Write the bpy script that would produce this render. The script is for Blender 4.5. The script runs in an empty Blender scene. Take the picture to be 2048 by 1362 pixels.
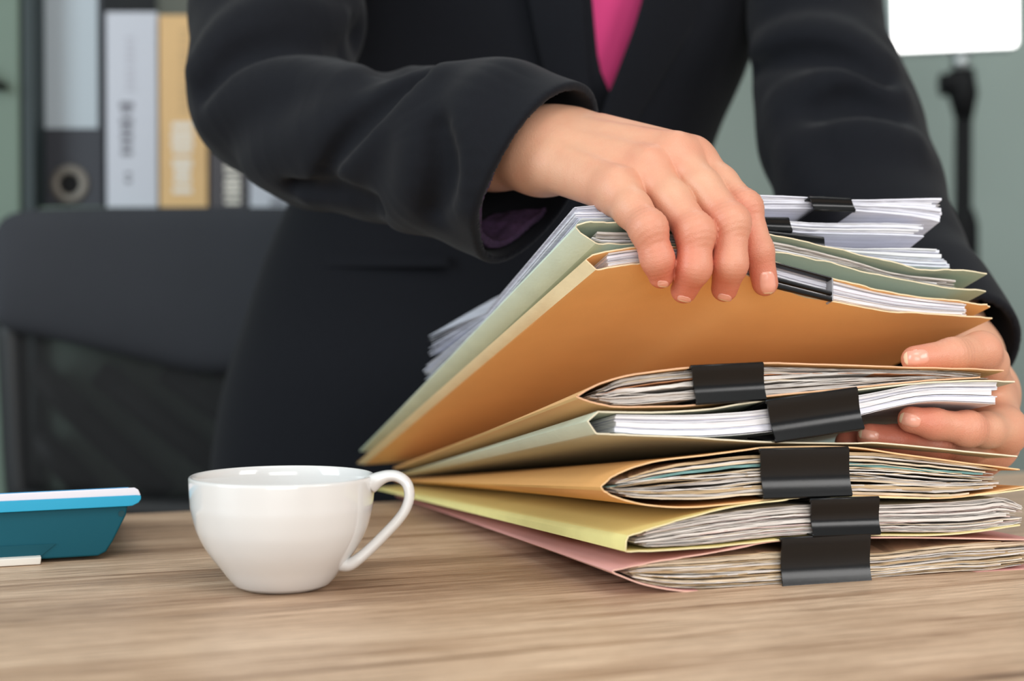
import bpy, bmesh, math, random
import numpy as np
from mathutils import Vector, Matrix
random.seed(7)
RNG = np.random.default_rng(7)
SC = bpy.context.scene
COL = SC.collection

# ------------------------------------------------------------------ camera, world, lamps, exposure
W_, H_ = 2048, 1362
TZ = 0.75                       # desk top height
FPX = 2844.0                    # 50 mm lens on a 36 mm wide frame
CAM_Z = TZ + 0.139
PITCH = math.atan(45 / FPX)
cam_data = bpy.data.cameras.new('camera')
cam_data.sensor_width = 36.0
cam_data.lens = 36.0 * FPX / W_
cam_data.clip_start = 0.02
cam_data.dof.use_dof = True
cam_data.dof.focus_distance = 0.775
cam_data.dof.aperture_fstop = 4.6
cam = bpy.data.objects.new('camera', cam_data)
COL.objects.link(cam)
cam.location = (0, 0, CAM_Z)
cam.rotation_euler = (math.pi / 2 - PITCH, 0, 0)
SC.camera = cam

SC.view_settings.view_transform = 'Standard'
SC.view_settings.look = 'None'
SC.view_settings.exposure = 0.0
SC.view_settings.gamma = 1.0
SC.view_settings.use_curve_mapping = False

world = bpy.data.worlds.new('room_light')
SC.world = world
world.use_nodes = True
bg = world.node_tree.nodes['Background']
bg.inputs['Color'].default_value = (0.93, 0.97, 1.0, 1)
bg.inputs['Strength'].default_value = 0.38


def area(name, loc, target, sx, sy, power, color):
    d = bpy.data.lights.new(name, 'AREA')
    d.shape = 'RECTANGLE'
    d.size, d.size_y = sx, sy
    d.energy = power
    d.color = color
    o = bpy.data.objects.new(name, d)
    COL.objects.link(o)
    o.location = loc
    o.rotation_euler = (Vector(target) - Vector(loc)).to_track_quat('-Z', 'Y').to_euler()
    return o


area('ceiling_lamp', (0.3, -0.3, 2.5), (0.1, 0.8, 0.8), 1.2, 0.8, 13, (1.0, 0.97, 0.94))
area('window_daylight_left', (-2.2, -0.4, 1.75), (0.0, 0.9, 0.95), 1.2, 1.5, 42, (0.82, 0.94, 1.0))
area('added_light_right', (1.9, -0.5, 1.75), (0.15, 0.75, 0.85), 1.0, 0.9, 21, (1.0, 0.98, 0.96))  # unseen area light added so the clips catch a highlight, not a window
area('added_fill_front', (0.3, -1.9, 1.15), (0.1, 0.8, 0.95), 1.8, 1.2, 31, (1.0, 0.98, 0.96))  # unseen fill added on the camera side to brighten surfaces facing it
area('added_wall_light_back', (0.35, 1.95, 2.4), (0.45, 2.7, 1.2), 0.6, 0.6, 9, (0.95, 1.0, 0.99))  # unseen light added to lift the back wall, no fitting there

# ------------------------------------------------------------------ helpers
_cp, _sp = math.cos(PITCH), math.sin(PITCH)


def P(px, py, d):
    """point seen at pixel (px, py), d metres along the lens axis"""
    x = (px - W_ / 2) / FPX * d
    v = (H_ / 2 - py) / FPX * d
    return np.array((x, d * _cp + v * _sp, CAM_Z + v * _cp - d * _sp))


def lin(c):
    c = c / 255.0
    return c / 12.92 if c <= 0.04045 else ((c + 0.055) / 1.055) ** 2.4


def C(r, g, b):
    return (lin(r), lin(g), lin(b), 1.0)


def new_mat(name):
    m = bpy.data.materials.new(name)
    m.use_nodes = True
    return m, m.node_tree.nodes, m.node_tree.links, m.node_tree.nodes['Principled BSDF']


def mat(name, col, rough=0.5, spec=0.5, metal=0.0, var=0.0, vscale=30.0, bump=0.0, bscale=400.0, stretch=(1, 1, 1), sheen=0.0, coat=0.0, var_col=None):
    m, n, l, b = new_mat(name)
    b.inputs['Base Color'].default_value = col
    b.inputs['Roughness'].default_value = rough
    b.inputs['Specular IOR Level'].default_value = spec
    b.inputs['Metallic'].default_value = metal
    b.inputs['Sheen Weight'].default_value = sheen
    b.inputs['Coat Weight'].default_value = coat
    if var or bump:
        tc = n.new('ShaderNodeTexCoord')
        mp = n.new('ShaderNodeMapping')
        mp.inputs['Scale'].default_value = stretch
        l.new(tc.outputs['Object'], mp.inputs['Vector'])
    if var:
        t = n.new('ShaderNodeTexNoise')
        t.inputs['Scale'].default_value = vscale
        t.inputs['Detail'].default_value = 5
        l.new(mp.outputs[0], t.inputs['Vector'])
        r = n.new('ShaderNodeValToRGB')
        r.color_ramp.elements[0].position = 0.3
        r.color_ramp.elements[1].position = 0.7
        c2 = var_col or tuple(x * (1 - var) for x in col[:3]) + (1,)
        r.color_ramp.elements[0].color = c2
        r.color_ramp.elements[1].color = col
        l.new(t.outputs['Fac'], r.inputs['Fac'])
        l.new(r.outputs['Color'], b.inputs['Base Color'])
    if bump:
        t = n.new('ShaderNodeTexNoise')
        t.inputs['Scale'].default_value = bscale
        t.inputs['Detail'].default_value = 3
        l.new(mp.outputs[0], t.inputs['Vector'])
        bp = n.new('ShaderNodeBump')
        bp.inputs['Strength'].default_value = bump
        bp.inputs['Distance'].default_value = 0.001
        l.new(t.outputs['Fac'], bp.inputs['Height'])
        l.new(bp.outputs['Normal'], b.inputs['Normal'])
    return m


ORG = {}


def empty(name, label, cat, loc=(0, 0, 0), group=None):
    o = bpy.data.objects.new(name, None)
    o.empty_display_size = 0.02
    COL.objects.link(o)
    o.location = loc
    ORG[o] = np.array(loc, float)
    o['label'] = label
    o['category'] = cat
    if group:
        o['group'] = group
    return o


def obj(name, verts, faces, mats, parent=None, smooth=False, midx=None, label=None, edges=None):
    """one mesh object; verts are world coordinates"""
    me = bpy.data.meshes.new(name)
    v = np.asarray(verts, float)
    org = ORG[parent] if parent is not None else np.zeros(3)
    me.from_pydata((v - org).tolist(), edges or [], [tuple(int(i) for i in f) for f in faces])
    if not isinstance(mats, (list, tuple)):
        mats = [mats]
    for m in mats:
        me.materials.append(m)
    if midx is not None:
        me.polygons.foreach_set('material_index', np.asarray(midx, np.int32))
    if smooth:
        me.polygons.foreach_set('use_smooth', np.ones(len(me.polygons), bool))
    me.validate()
    me.update()
    o = bpy.data.objects.new(name, me)
    COL.objects.link(o)
    ORG[o] = org
    if parent is not None:
        o.parent = parent
    if label:
        o['label'] = label
    return o


def fix_normals(o):
    bm = bmesh.new()
    bm.from_mesh(o.data)
    bmesh.ops.recalc_face_normals(bm, faces=bm.faces)
    bm.to_mesh(o.data)
    bm.free()
    return o


def bevel(o, w, seg=3, angle=35, smooth=True):
    md = o.modifiers.new('soft_edges', 'BEVEL')
    md.width = w
    md.segments = seg
    md.limit_method = 'ANGLE'
    md.angle_limit = math.radians(angle)
    if smooth:
        o.data.polygons.foreach_set('use_smooth', np.ones(len(o.data.polygons), bool))
        wn = o.modifiers.new('weighted', 'WEIGHTED_NORMAL')
        wn.keep_sharp = True
    return o


def tag(o, label, cat, group=None):
    o['label'] = label
    o['category'] = cat
    if group:
        o['group'] = group
    return o


def structure(o):
    o['kind'] = 'structure'
    return o


def box_vf(lo, hi):
    x0, y0, z0 = lo
    x1, y1, z1 = hi
    v = [(x0, y0, z0), (x1, y0, z0), (x1, y1, z0), (x0, y1, z0), (x0, y0, z1), (x1, y0, z1), (x1, y1, z1), (x0, y1, z1)]
    f = [(0, 3, 2, 1), (4, 5, 6, 7), (0, 1, 5, 4), (1, 2, 6, 5), (2, 3, 7, 6), (3, 0, 4, 7)]
    return v, f


def box(name, lo, hi, m, parent=None, bev=0.0, label=None, seg=3):
    v, f = box_vf(lo, hi)
    o = obj(name, v, f, m, parent, label=label)
    if bev:
        bevel(o, bev, seg)
    return o


def catmull(pts, n=8):
    p = np.asarray(pts, float)
    if len(p) < 3:
        return np.array([p[0] + (p[-1] - p[0]) * t for t in np.linspace(0, 1, n + 1)])
    q = np.vstack([2 * p[0] - p[1], p, 2 * p[-1] - p[-2]])
    out = []
    for i in range(1, len(q) - 2):
        a, b, c, d = q[i - 1], q[i], q[i + 1], q[i + 2]
        for t in np.arange(n) / n:
            out.append(0.5 * (2 * b + (c - a) * t + (2 * a - 5 * b + 4 * c - d) * t * t + (3 * b - a - 3 * c + d) * t ** 3))
    out.append(p[-1])
    return np.array(out)


def tube_vf(path, rad, seg=12, flat=None, cap=True):
    """tube along path (N,3); rad scalar or list; flat=(axis vector, factor) squashes/widens the section along one axis"""
    p = np.asarray(path, float)
    n = len(p)
    r = np.full(n, rad) if np.isscalar(rad) else np.asarray(rad, float)
    T = np.gradient(p, axis=0)
    T /= np.linalg.norm(T, axis=1)[:, None] + 1e-12
    ref = np.array(flat[0], float) if flat else (np.array((0, 0, 1.0)) if abs(T[0][2]) < 0.9 else np.array((1.0, 0, 0)))
    V = []
    for i in range(n):
        u = ref - T[i] * ref.dot(T[i])
        u /= np.linalg.norm(u) + 1e-12
        w = np.cross(T[i], u)
        if not flat:
            ref = u
        k = (flat[1][i] if hasattr(flat[1], '__len__') else flat[1]) if flat else 1.0
        for j in range(seg):
            a = 2 * math.pi * j / seg
            V.append(p[i] + r[i] * (k * math.cos(a) * u + math.sin(a) * w))
    F = []
    for i in range(n - 1):
        for j in range(seg):
            a, b = i * seg + j, i * seg + (j + 1) % seg
            F.append((a, b, b + seg, a + seg))
    if cap:
        F.append(tuple(reversed(range(seg))))
        F.append(tuple(range((n - 1) * seg, n * seg)))
    return V, F


def join_vf(*parts):
    V, F = [], []
    for v, f in parts:
        o = len(V)
        V += [tuple(x) for x in v]
        F += [tuple(i + o for i in q) for q in f]
    return V, F


def lathe_vf(profile, seg=96, centre=(0, 0, 0)):
    V, F = [], []
    for r, z in profile:
        for j in range(seg):
            a = 2 * math.pi * j / seg
            V.append((centre[0] + r * math.cos(a), centre[1] + r * math.sin(a), centre[2] + z))
    for i in range(len(profile) - 1):
        for j in range(seg):
            a, b = i * seg + j, i * seg + (j + 1) % seg
            F.append((a, b, b + seg, a + seg))
    return V, F


# ------------------------------------------------------------------ implicit surfaces (bodies and cloth)
def smin(a, b, k):
    h = np.clip(0.5 + 0.5 * (b - a) / k, 0, 1)
    return b * (1 - h) + a * h - k * h * (1 - h)


def smax(a, b, k):
    return -smin(-a, -b, k)


def cone(p, a, b, ra, rb):
    ba = b - a
    t = np.clip(((p - a) @ ba) / (ba @ ba + 1e-12), 0, 1)
    return np.linalg.norm(p - (a + t[:, None] * ba), axis=1) - (ra + (rb - ra) * t)


def ball(p, c, r):
    return np.linalg.norm(p - c, axis=1) - r


def grad(f, p, e=4e-4):
    g = np.empty_like(p)
    for k in range(3):
        d = np.zeros(3)
        d[k] = e
        g[:, k] = (f(p + d) - f(p - d)) / (2 * e)
    return g


def iso(f, lo, hi, h, B=16, newton=2):
    """surface-nets mesh of f = 0, only blocks near the surface are sampled"""
    lo = np.asarray(lo, float)
    nb = np.maximum(1, np.ceil((np.asarray(hi) - lo) / (h * B)).astype(int))
    ib = np.stack(np.meshgrid(*[np.arange(k) for k in nb], indexing='ij'), -1).reshape(-1, 3)
    dc = f(lo + (ib + 0.5) * B * h)
    keep = ib[np.abs(dc) < 0.5 * B * h * 1.75 * 1.25]
    S = nb * B + 3
    key = lambda g: (g[..., 0].astype(np.int64) * S[1] + g[..., 1]) * S[2] + g[..., 2]
    loc = np.stack(np.meshgrid(*[np.arange(B + 1)] * 3, indexing='ij'), -1)
    corner = [(i, j, k) for i in (0, 1) for j in (0, 1) for k in (0, 1)]
    ck, cv, eq = [], [], [[], [], []]
    for blk in keep:
        g = blk * B + loc
        v = f((lo + g * h).reshape(-1, 3)).reshape(B + 1, B + 1, B + 1)
        s = v < 0
        if s.all() or not s.any():
            continue
        cs = np.stack([s[i:B + i, j:B + j, k:B + k] for i, j, k in corner], -1)
        act = cs.any(-1) & ~cs.all(-1)
        idx = np.argwhere(act)
        acc = np.zeros((len(idx), 3))
        cnt = np.zeros(len(idx))
        vals = {c: v[idx[:, 0] + c[0], idx[:, 1] + c[1], idx[:, 2] + c[2]] for c in corner}
        for c in corner:
            for ax in range(3):
                if c[ax]:
                    continue
                c2 = list(c)
                c2[ax] = 1
                a, b = vals[c], vals[tuple(c2)]
                m = (a < 0) != (b < 0)
                t = np.where(m, a / np.where(m, a - b, 1), 0)
                q = np.tile(np.array(c, float), (len(idx), 1))
                q[:, ax] = t
                acc += q * m[:, None]
                cnt += m
        gi = idx + blk * B
        ck.append(key(gi))
        cv.append(lo + (gi + acc / cnt[:, None]) * h)
        for ax in range(3):
            sl = [slice(0, B)] * 3
            s2 = [slice(0, B)] * 3
            s2[ax] = slice(1, B + 1)
            d = s[tuple(sl)] != s[tuple(s2)]
            e = np.argwhere(d)
            eq[ax].append(np.c_[e + blk * B, s[tuple(sl)][d]])
    ck = np.concatenate(ck)
    cv = np.concatenate(cv)
    o = np.argsort(ck)
    ck, cv = ck[o], cv[o]
    F = []
    for ax in range(3):
        e = np.concatenate(eq[ax])
        g, sg = e[:, :3], e[:, 3].astype(bool)
        u, w = (ax + 1) % 3, (ax + 2) % 3
        du, dw = np.zeros(3, int), np.zeros(3, int)
        du[u] = 1
        dw[w] = 1
        ok = (g[:, u] > 0) & (g[:, w] > 0)
        g, sg = g[ok], sg[ok]
        q = np.stack([key(g - du - dw), key(g - dw), key(g), key(g - du)], 1)
        i = np.clip(np.searchsorted(ck, q), 0, len(ck) - 1)
        good = (ck[i] == q).all(1)
        i, sg = i[good], sg[good]
        F.append(np.where(sg[:, None], i, i[:, ::-1]))
    F = np.concatenate(F)
    for _ in range(newton):
        fv = f(cv)
        g = grad(f, cv, h * 0.35)
        st = fv[:, None] * g / ((g * g).sum(1)[:, None] + 1e-9)
        ln = np.linalg.norm(st, axis=1)[:, None]
        cv = cv - st * np.minimum(1, 0.6 * h / (ln + 1e-12))
    return cv, F


def hit(f, px, py, d0=0.5, d1=1.6):
    """depth at which the view ray through a pixel first meets f = 0"""
    d = d0
    for _ in range(200):
        v = float(f(P(px, py, d)[None])[0])
        if v < 2e-4:
            return d
        d += max(v * 0.8, 3e-4)
        if d > d1:
            return None
    return d


def vnoise(p, seed=0):
    """cheap smooth noise from sines, about -1..1"""
    r = np.random.default_rng(seed)
    s = np.zeros(len(p))
    for _ in range(6):
        k = r.normal(size=3)
        k /= np.linalg.norm(k)
        s += np.sin(p @ k * r.uniform(0.6, 1.6) + r.uniform(0, 6.28))
    return s / 4


# ------------------------------------------------------------------ the room
M_wall = mat('grey_green_wall_paint', C(146, 159, 153), 0.9, 0.2, var=0.05, vscale=3, bump=0.05)
M_floor = mat('grey_floor', C(120, 116, 110), 0.6, var=0.1, vscale=6)
v, f = box_vf((-3.2, 2.75, 0), (3.2, 2.83, 2.7))
structure(obj('wall_back', v, f, M_wall))
v, f = box_vf((-3.2, -2.2, -0.06), (3.2, 2.83, 0))
structure(obj('floor', v, f, M_floor))
v, f = box_vf((-3.2, -2.2, 2.7), (3.2, 2.83, 2.76))
structure(obj('ceiling', v, f, mat('white_ceiling', C(225, 226, 224), 0.9)))


def wood_mat():
    m, n, l, b = new_mat('light_oak_laminate')
    tc = n.new('ShaderNodeTexCoord')

    def noise(scale, sc, detail=6, rough=0.55, dist=0.0):
        mp = n.new('ShaderNodeMapping')
        mp.inputs['Scale'].default_value = sc
        l.new(tc.outputs['Object'], mp.inputs['Vector'])
        t = n.new('ShaderNodeTexNoise')
        t.inputs['Scale'].default_value = scale
        t.inputs['Detail'].default_value = detail
        t.inputs['Roughness'].default_value = rough
        t.inputs['Distortion'].default_value = dist
        l.new(mp.outputs[0], t.inputs['Vector'])
        return t.outputs['Fac']

    def ramp(fac, stops):
        r = n.new('ShaderNodeValToRGB')
        e = r.color_ramp.elements
        while len(e) < len(stops):
            e.new(0.5)
        for el, (p, c) in zip(e, stops):
            el.position = p
            el.color = c
        l.new(fac, r.inputs['Fac'])
        return r.outputs['Color']

    def mix(a, bcol, fac, mode='MULTIPLY'):
        x = n.new('ShaderNodeMix')
        x.data_type = 'RGBA'
        x.blend_type = mode
        x.inputs['Factor'].default_value = fac
        l.new(a, x.inputs[6])
        l.new(bcol, x.inputs[7])
        return x.outputs[2]

    base = ramp(noise(16, (0.10, 1.0, 1), 5, 0.55, 0.5), [(0.28, C(174, 146, 122)), (0.45, C(217, 186, 157)), (0.58, C(238, 209, 180)), (0.75, C(224, 195, 166))])
    fine = ramp(noise(420, (0.03, 1.0, 1), 5, 0.7, 0.2), [(0.34, C(182, 172, 164)), (0.5, C(236, 232, 228)), (0.62, C(255, 255, 255))])
    streak = ramp(noise(95, (0.035, 1.0, 1), 4, 0.62, 0.7), [(0.27, C(104, 86, 74)), (0.36, C(214, 204, 196)), (0.50, C(255, 255, 255))])
    knots = ramp(noise(7, (0.45, 2.2, 1), 2, 0.5, 1.5), [(0.22, C(110, 90, 76)), (0.30, C(255, 255, 255))])
    hair = ramp(noise(1300, (0.035, 1.0, 1), 3, 0.6), [(0.36, C(190, 180, 172)), (0.52, C(255, 255, 255))])
    c = mix(mix(mix(mix(base, fine, 0.9), hair, 0.7), streak, 0.95), knots, 0.85)
    l.new(c, b.inputs['Base Color'])
    b.inputs['Roughness'].default_value = 0.42
    b.inputs['Specular IOR Level'].default_value = 0.35
    bp = n.new('ShaderNodeBump')
    bp.inputs['Strength'].default_value = 0.12
    bp.inputs['Distance'].default_value = 0.0006
    l.new(noise(220, (0.04, 1.0, 1), 4), bp.inputs['Height'])
    l.new(bp.outputs['Normal'], b.inputs['Normal'])
    return m


# desk: its long far edge runs from pixel (257,1029) to (2040,938) on the table plane
YAW = math.radians(20.5)
desk = empty('desk', 'wide light oak desk with streaky grain under the cup and the folders', 'desk', (-0.271, 1.008, 0))
ux, uy = np.array((math.cos(YAW), math.sin(YAW), 0)), np.array((-math.sin(YAW), math.cos(YAW), 0))
M_wood = wood_mat()


def desk_box(name, u0, u1, v0, v1, z0, z1, m, bev):
    vv, ff = box_vf((u0, v0, z0), (u1, v1, z1))
    me = bpy.data.meshes.new(name)
    me.from_pydata(vv, [], ff)
    me.materials.append(m)
    o = bpy.data.objects.new(name, me)
    COL.objects.link(o)
    o.parent = desk
    o.rotation_euler = (0, 0, YAW)
    bevel(o, bev, 2)
    return o


desk_box('desktop', -0.75, 1.15, -0.78, 0.0, TZ - 0.03, TZ, M_wood, 0.0015)
M_leg = mat('dark_grey_steel', C(60, 62, 66), 0.4, metal=0.6)
for u in (-0.70, 1.05):
    for w in (-0.73, -0.09):
        desk_box('leg', u, u + 0.05, w, w + 0.05, 0, TZ - 0.03, M_leg, 0.003)

# ------------------------------------------------------------------ background: cabinet, binders, chair, lamp on a stand
M_cab = mat('pale_green_cabinet_paint', C(104, 122, 108), 0.55, var=0.06, vscale=5)
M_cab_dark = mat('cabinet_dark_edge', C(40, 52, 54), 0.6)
DB = 1.74
SHZ = P(0, 418, DB)[2]
cab = empty('cabinet', 'pale green cabinet behind the chair with a row of binders standing on its shelf', 'cabinet', (-0.4, DB + 0.16, 0))
xl = P(62, 0, DB - 0.02)[0]
box('cabinet_door', (xl - 0.46, DB - 0.045, 0.02), (xl - 0.004, DB - 0.02, 2.2), M_cab, cab, 0.003)
hz = P(10, 170, DB)[2]
hx = P(6, 170, DB)[0]
hv, hf = tube_vf(catmull([(hx - 0.02, DB - 0.046, hz + 0.013), (hx - 0.012, DB - 0.066, hz + 0.010), (hx + 0.012, DB - 0.066, hz - 0.008), (hx + 0.018, DB - 0.046, hz - 0.010)], 6), 0.006, 10)
obj('handle', hv, hf, mat('dark_handle_metal', C(58, 62, 58), 0.4, metal=0.5), cab, True)
box('side_panel', (xl - 0.003, DB - 0.04, 0.02), (xl + 0.012, DB + 0.30, 2.2), M_cab_dark, cab, 0.002)
box('shelf', (xl + 0.012, DB - 0.03, SHZ - 0.025), (0.13, DB + 0.30, SHZ), M_cab, cab, 0.002)
box('front_panel', (xl + 0.012, DB - 0.02, 0.05), (0.13, DB - 0.004, SHZ - 0.025), M_cab, cab, 0.002)
box('back_panel', (xl + 0.012, DB + 0.30, 0.02), (0.13, DB + 0.315, 2.2), mat('cabinet_back_panel', C(120, 126, 118), 0.8), cab)
box('side_panel', (0.13, DB - 0.04, 0.02), (0.15, DB + 0.315, SHZ), M_cab, cab, 0.002)

M_bblack = mat('black_binder_board', C(44, 46, 54), 0.6, bump=0.1, bscale=800)
M_label = mat('grey_spine_label', C(176, 186, 193), 0.6)
M_bwhite = mat('white_binder_board', C(196, 199, 208), 0.55)
M_btan = mat('tan_binder_board', C(222, 182, 126), 0.6, var=0.06)
M_btaupe = mat('dark_taupe_binder_board', C(72, 68, 72), 0.6)
M_ink = mat('grey_print', C(120, 120, 128), 0.7)
M_inkw = mat('white_print', C(232, 226, 214), 0.7)
M_pages = mat('binder_pages', C(225, 222, 214), 0.8)
BG = 'binders on the cabinet shelf'


def binder(px0, px1, pytop, m, label):
    a, b2 = P(px0, pytop, DB), P(px1, pytop, DB)
    x0, x1, zt = a[0] + 0.0008, b2[0] - 0.0008, a[2]
    y0 = DB * 1.0
    t = empty('ring_binder', label, 'binder', ((x0 + x1) / 2, y0 + 0.12, SHZ), BG)
    th = 0.0025
    # cover: spine plus two boards, one folded sheet
    vv, ff = join_vf(box_vf((x0, y0, SHZ), (x1, y0 + th, zt)), box_vf((x0, y0 + th, SHZ), (x0 + th, y0 + 0.27, zt)), box_vf((x1 - th, y0 + th, SHZ), (x1, y0 + 0.27, zt)))
    o = obj('cover', vv, ff, m, t)
    bevel(o, 0.0008, 2)
    box('pages', (x0 + 0.006, y0 + 0.035, SHZ + 0.006), (x1 - 0.006, y0 + 0.25, zt - 0.015), M_pages, t)
    return t, x0, x1, y0, zt


def glyphs(name, t, px, py0, py1, wpx, n, m, y0, seed):
    r = random.Random(seed)
    parts = []
    for k in range(n):
        ya = py0 + (py1 - py0) * k / n
        yb = ya + (py1 - py0) / n * r.uniform(0.45, 0.8)
        w = wpx * r.uniform(0.7, 1.0)
        a, b2 = P(px - w / 2, yb, DB), P(px + w / 2, ya, DB)
        parts.append(box_vf((a[0], y0 - 0.0006, a[2]), (b2[0], y0 + 0.0002, b2[2])))
    v, f = join_vf(*parts)
    return obj(name, v, f, m, t)


t, x0, x1, y0, zt = binder(70, 208, -160, M_bblack, 'wide black lever binder with a grey label and finger ring, leftmost of the shelf row')
a, b2 = P(79, 258, DB), P(198, -140, DB)
box('spine_label', (a[0], y0 - 0.001, a[2]), (b2[0], y0 + 0.0005, b2[2]), M_label, t, 0.0003)
c = P(141, 369, DB)
pr = [(0.012, -0.0005), (0.0125, 0.002), (0.014, 0.003), (0.020, 0.003), (0.0235, 0.002), (0.024, 0.0), (0.012, -0.0005)]
v, f = lathe_vf(pr, 40)
v = [(c[0] + x, y0 - z, c[2] + y) for x, y, z in v]
fix_normals(obj('finger_ring', v, f, mat('brushed_ring_metal', C(112, 106, 98), 0.45, metal=0.4), t, True))
v, f = tube_vf([(c[0], y0 - 0.0003, c[2]), (c[0], y0 + 0.0006, c[2])], 0.0125, 28)
obj('finger_hole', v, f, mat('hole_black', C(8, 8, 9), 0.9), t)
t, x0, x1, y0, zt = binder(213, 317, 26, M_bwhite, 'white ring binder with faint grey vertical print between the black and tan binders')
glyphs('spine_print', t, 262, 75, 190, 20, 9, mat('pale_print', C(186, 187, 196), 0.7), y0, 1)
glyphs('spine_print', t, 255, 205, 318, 28, 7, M_ink, y0, 2)
glyphs('spine_print', t, 258, 345, 372, 14, 2, M_ink, y0, 3)
t, x0, x1, y0, zt = binder(319, 417, 32, M_btan, 'tan ring binder with large white vertical lettering, right of the white binder')
glyphs('spine_print', t, 368, 60, 230, 18, 12, mat('pale_tan_print', C(204, 170, 122), 0.7), y0, 4)
glyphs('spine_print', t, 366, 246, 394, 44, 8, M_inkw, y0, 5)
t, x0, x1, y0, zt = binder(420, 497, 30, M_btaupe, 'dark taupe binder with narrow white lettering, partly hidden by the elbow')
glyphs('spine_print', t, 466, 250, 412, 36, 14, M_inkw, y0, 6)
t, x0, x1, y0, zt = binder(499, 600, 40, M_bwhite, 'white binder lowest under the bent sleeve, rightmost of the visible row')
glyphs('spine_print', t, 556, 396, 414, 40, 3, M_ink, y0, 7)

# chair
DC = 1.60
chair = empty('office_chair', 'black office chair with padded upper backrest and see-through mesh lower back', 'chair', (-0.33, DC, 0))
M_pad = mat('charcoal_chair_fabric', C(48, 50, 56), 0.85, var=0.12, vscale=10, bump=0.3, bscale=900)
M_plastic = mat('black_chair_plastic', C(26, 28, 30), 0.5)


def sheet_surface(name, m, parent, top, bot, n, rows, yfun, th, smooth=True):
    """curved slab whose upper/lower outlines are pixel curves"""
    T, Bm = catmull(top, n), catmull(bot, n)
    k = min(len(T), len(Bm))
    V = []
    for side in (0, 1):
        for r in range(rows + 1):
            for i in range(k):
                q = T[i] + (Bm[i] - T[i]) * r / rows
                s = math.sin(math.pi * r / rows) ** 0.5 * math.sin(math.pi * i / (k - 1)) ** 0.4
                d = yfun(q[0], q[1]) + (th / 2) * (0.25 + 0.75 * s) * (1 if side else -1)
                V.append(P(q[0], q[1], d))
    N = (rows + 1) * k
    F = []
    for r in range(rows):
        for i in range(k - 1):
            a = r * k + i
            F.append((a, a + k, a + k + 1, a + 1))
            F.append((N + a, N + a + 1, N + a + k + 1, N + a + k))
    for i in range(k - 1):
        F.append((i, i + 1, N + i + 1, N + i))
        a = rows * k + i
        F.append((a, N + a, N + a + 1, a + 1))
    for r in range(rows):
        a = r * k
        F.append((a, N + a, N + a + k, a + k))
        a = r * k + k - 1
        F.append((a, a + k, N + a + k, N + a))
    return fix_normals(obj(name, V, F, m, parent, smooth))


CX = 440.0
ybk = lambda x, y: DC - 0.05 * (1 - ((x - CX) / 460) ** 2) * 0 + 0.035 * ((x - CX) / 460) ** 2 * -1 + 0.03
sheet_surface('backrest', M_pad, chair,
              [(-14, 470), (8, 436), (60, 420), (180, 416), (440, 414), (700, 416), (820, 420), (872, 436), (894, 470)],
              [(-8, 640), (18, 660), (90, 676), (250, 712), (440, 748), (630, 712), (790, 676), (862, 660), (888, 640)], 6, 14, ybk, 0.05)


def mesh_mat():
    m, n, l, b = new_mat('black_chair_mesh')
    b.inputs['Base Color'].default_value = C(20, 21, 23)
    b.inputs['Roughness'].default_value = 0.7
    tc = n.new('ShaderNodeTexCoord')
    mp = n.new('ShaderNodeMapping')
    mp.inputs['Rotation'].default_value = (0, math.radians(45), 0)
    l.new(tc.outputs['Object'], mp.inputs['Vector'])
    sep = n.new('ShaderNodeSeparateXYZ')
    l.new(mp.outputs[0], sep.inputs[0])
    prod = None
    for ax in ('X', 'Z'):
        a = n.new('ShaderNodeMath')
        a.operation = 'MULTIPLY'
        a.inputs[1].default_value = 2 * math.pi / 0.0035
        l.new(sep.outputs[ax], a.inputs[0])
        s = n.new('ShaderNodeMath')
        s.operation = 'SINE'
        l.new(a.outputs[0], s.inputs[0])
        g = n.new('ShaderNodeMath')
        g.operation = 'GREATER_THAN'
        g.inputs[1].default_value = -0.45
        l.new(s.outputs[0], g.inputs[0])
        if prod is None:
            prod = g.outputs[0]
        else:
            mu = n.new('ShaderNodeMath')
            mu.operation = 'MULTIPLY'
            l.new(prod, mu.inputs[0])
            l.new(g.outputs[0], mu.inputs[1])
            prod = mu.outputs[0]
    inv = n.new('ShaderNodeMath')
    inv.operation = 'SUBTRACT'
    inv.inputs[0].default_value = 1.0
    l.new(prod, inv.inputs[1])
    l.new(inv.outputs[0], b.inputs['Alpha'])
    return m


sheet_surface('mesh_back', mesh_mat(), chair,
              [(20, 636), (90, 650), (250, 684), (440, 720), (630, 684), (790, 650), (860, 636)],
              [(48, 985), (100, 992), (250, 1000), (440, 1004), (630, 1000), (790, 992), (832, 985)], 6, 10, lambda x, y: ybk(x, y) + 0.008, 0.003)
for s in (0, 1):
    pts = [(22, 640), (30, 800), (44, 1000), (80, 1120), (160, 1240)]
    path = [P(x if s == 0 else 2 * CX - x, y, ybk(x, y) + 0.02 + max(0, (y - 1000) * 0.0002)) for x, y in catmull(pts, 5)]
    v, f = tube_vf(path, 0.017, 14)
    obj('frame_post', v, f, M_plastic, chair, True)
path = [P(x, y, ybk(x, y) + 0.012) for x, y in catmull([(40, 1003), (250, 1018), (440, 1022), (630, 1018), (840, 1003)], 6)]
v, f = tube_vf(path, 0.016, 12)
obj('lower_rail', v, f, M_plastic, chair, True)
for (xa, ya, xb, yb) in ((70, 740, 330, 990), (200, 745, 470, 960), (330, 740, 560, 900), (70, 870, 180, 985), (420, 770, 640, 900)):
    v, f = tube_vf([P(xa, ya, DC + 0.085), P((xa + xb) / 2, (ya + yb) / 2, DC + 0.09), P(xb, yb, DC + 0.085)], 0.017, 10)
    obj('back_rib', v, f, M_plastic, chair, True)
o = box('seat', (-0.53, DC - 0.42, 0.43), (-0.155, DC + 0.03, 0.51), M_pad, chair, 0.03, seg=5)
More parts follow.
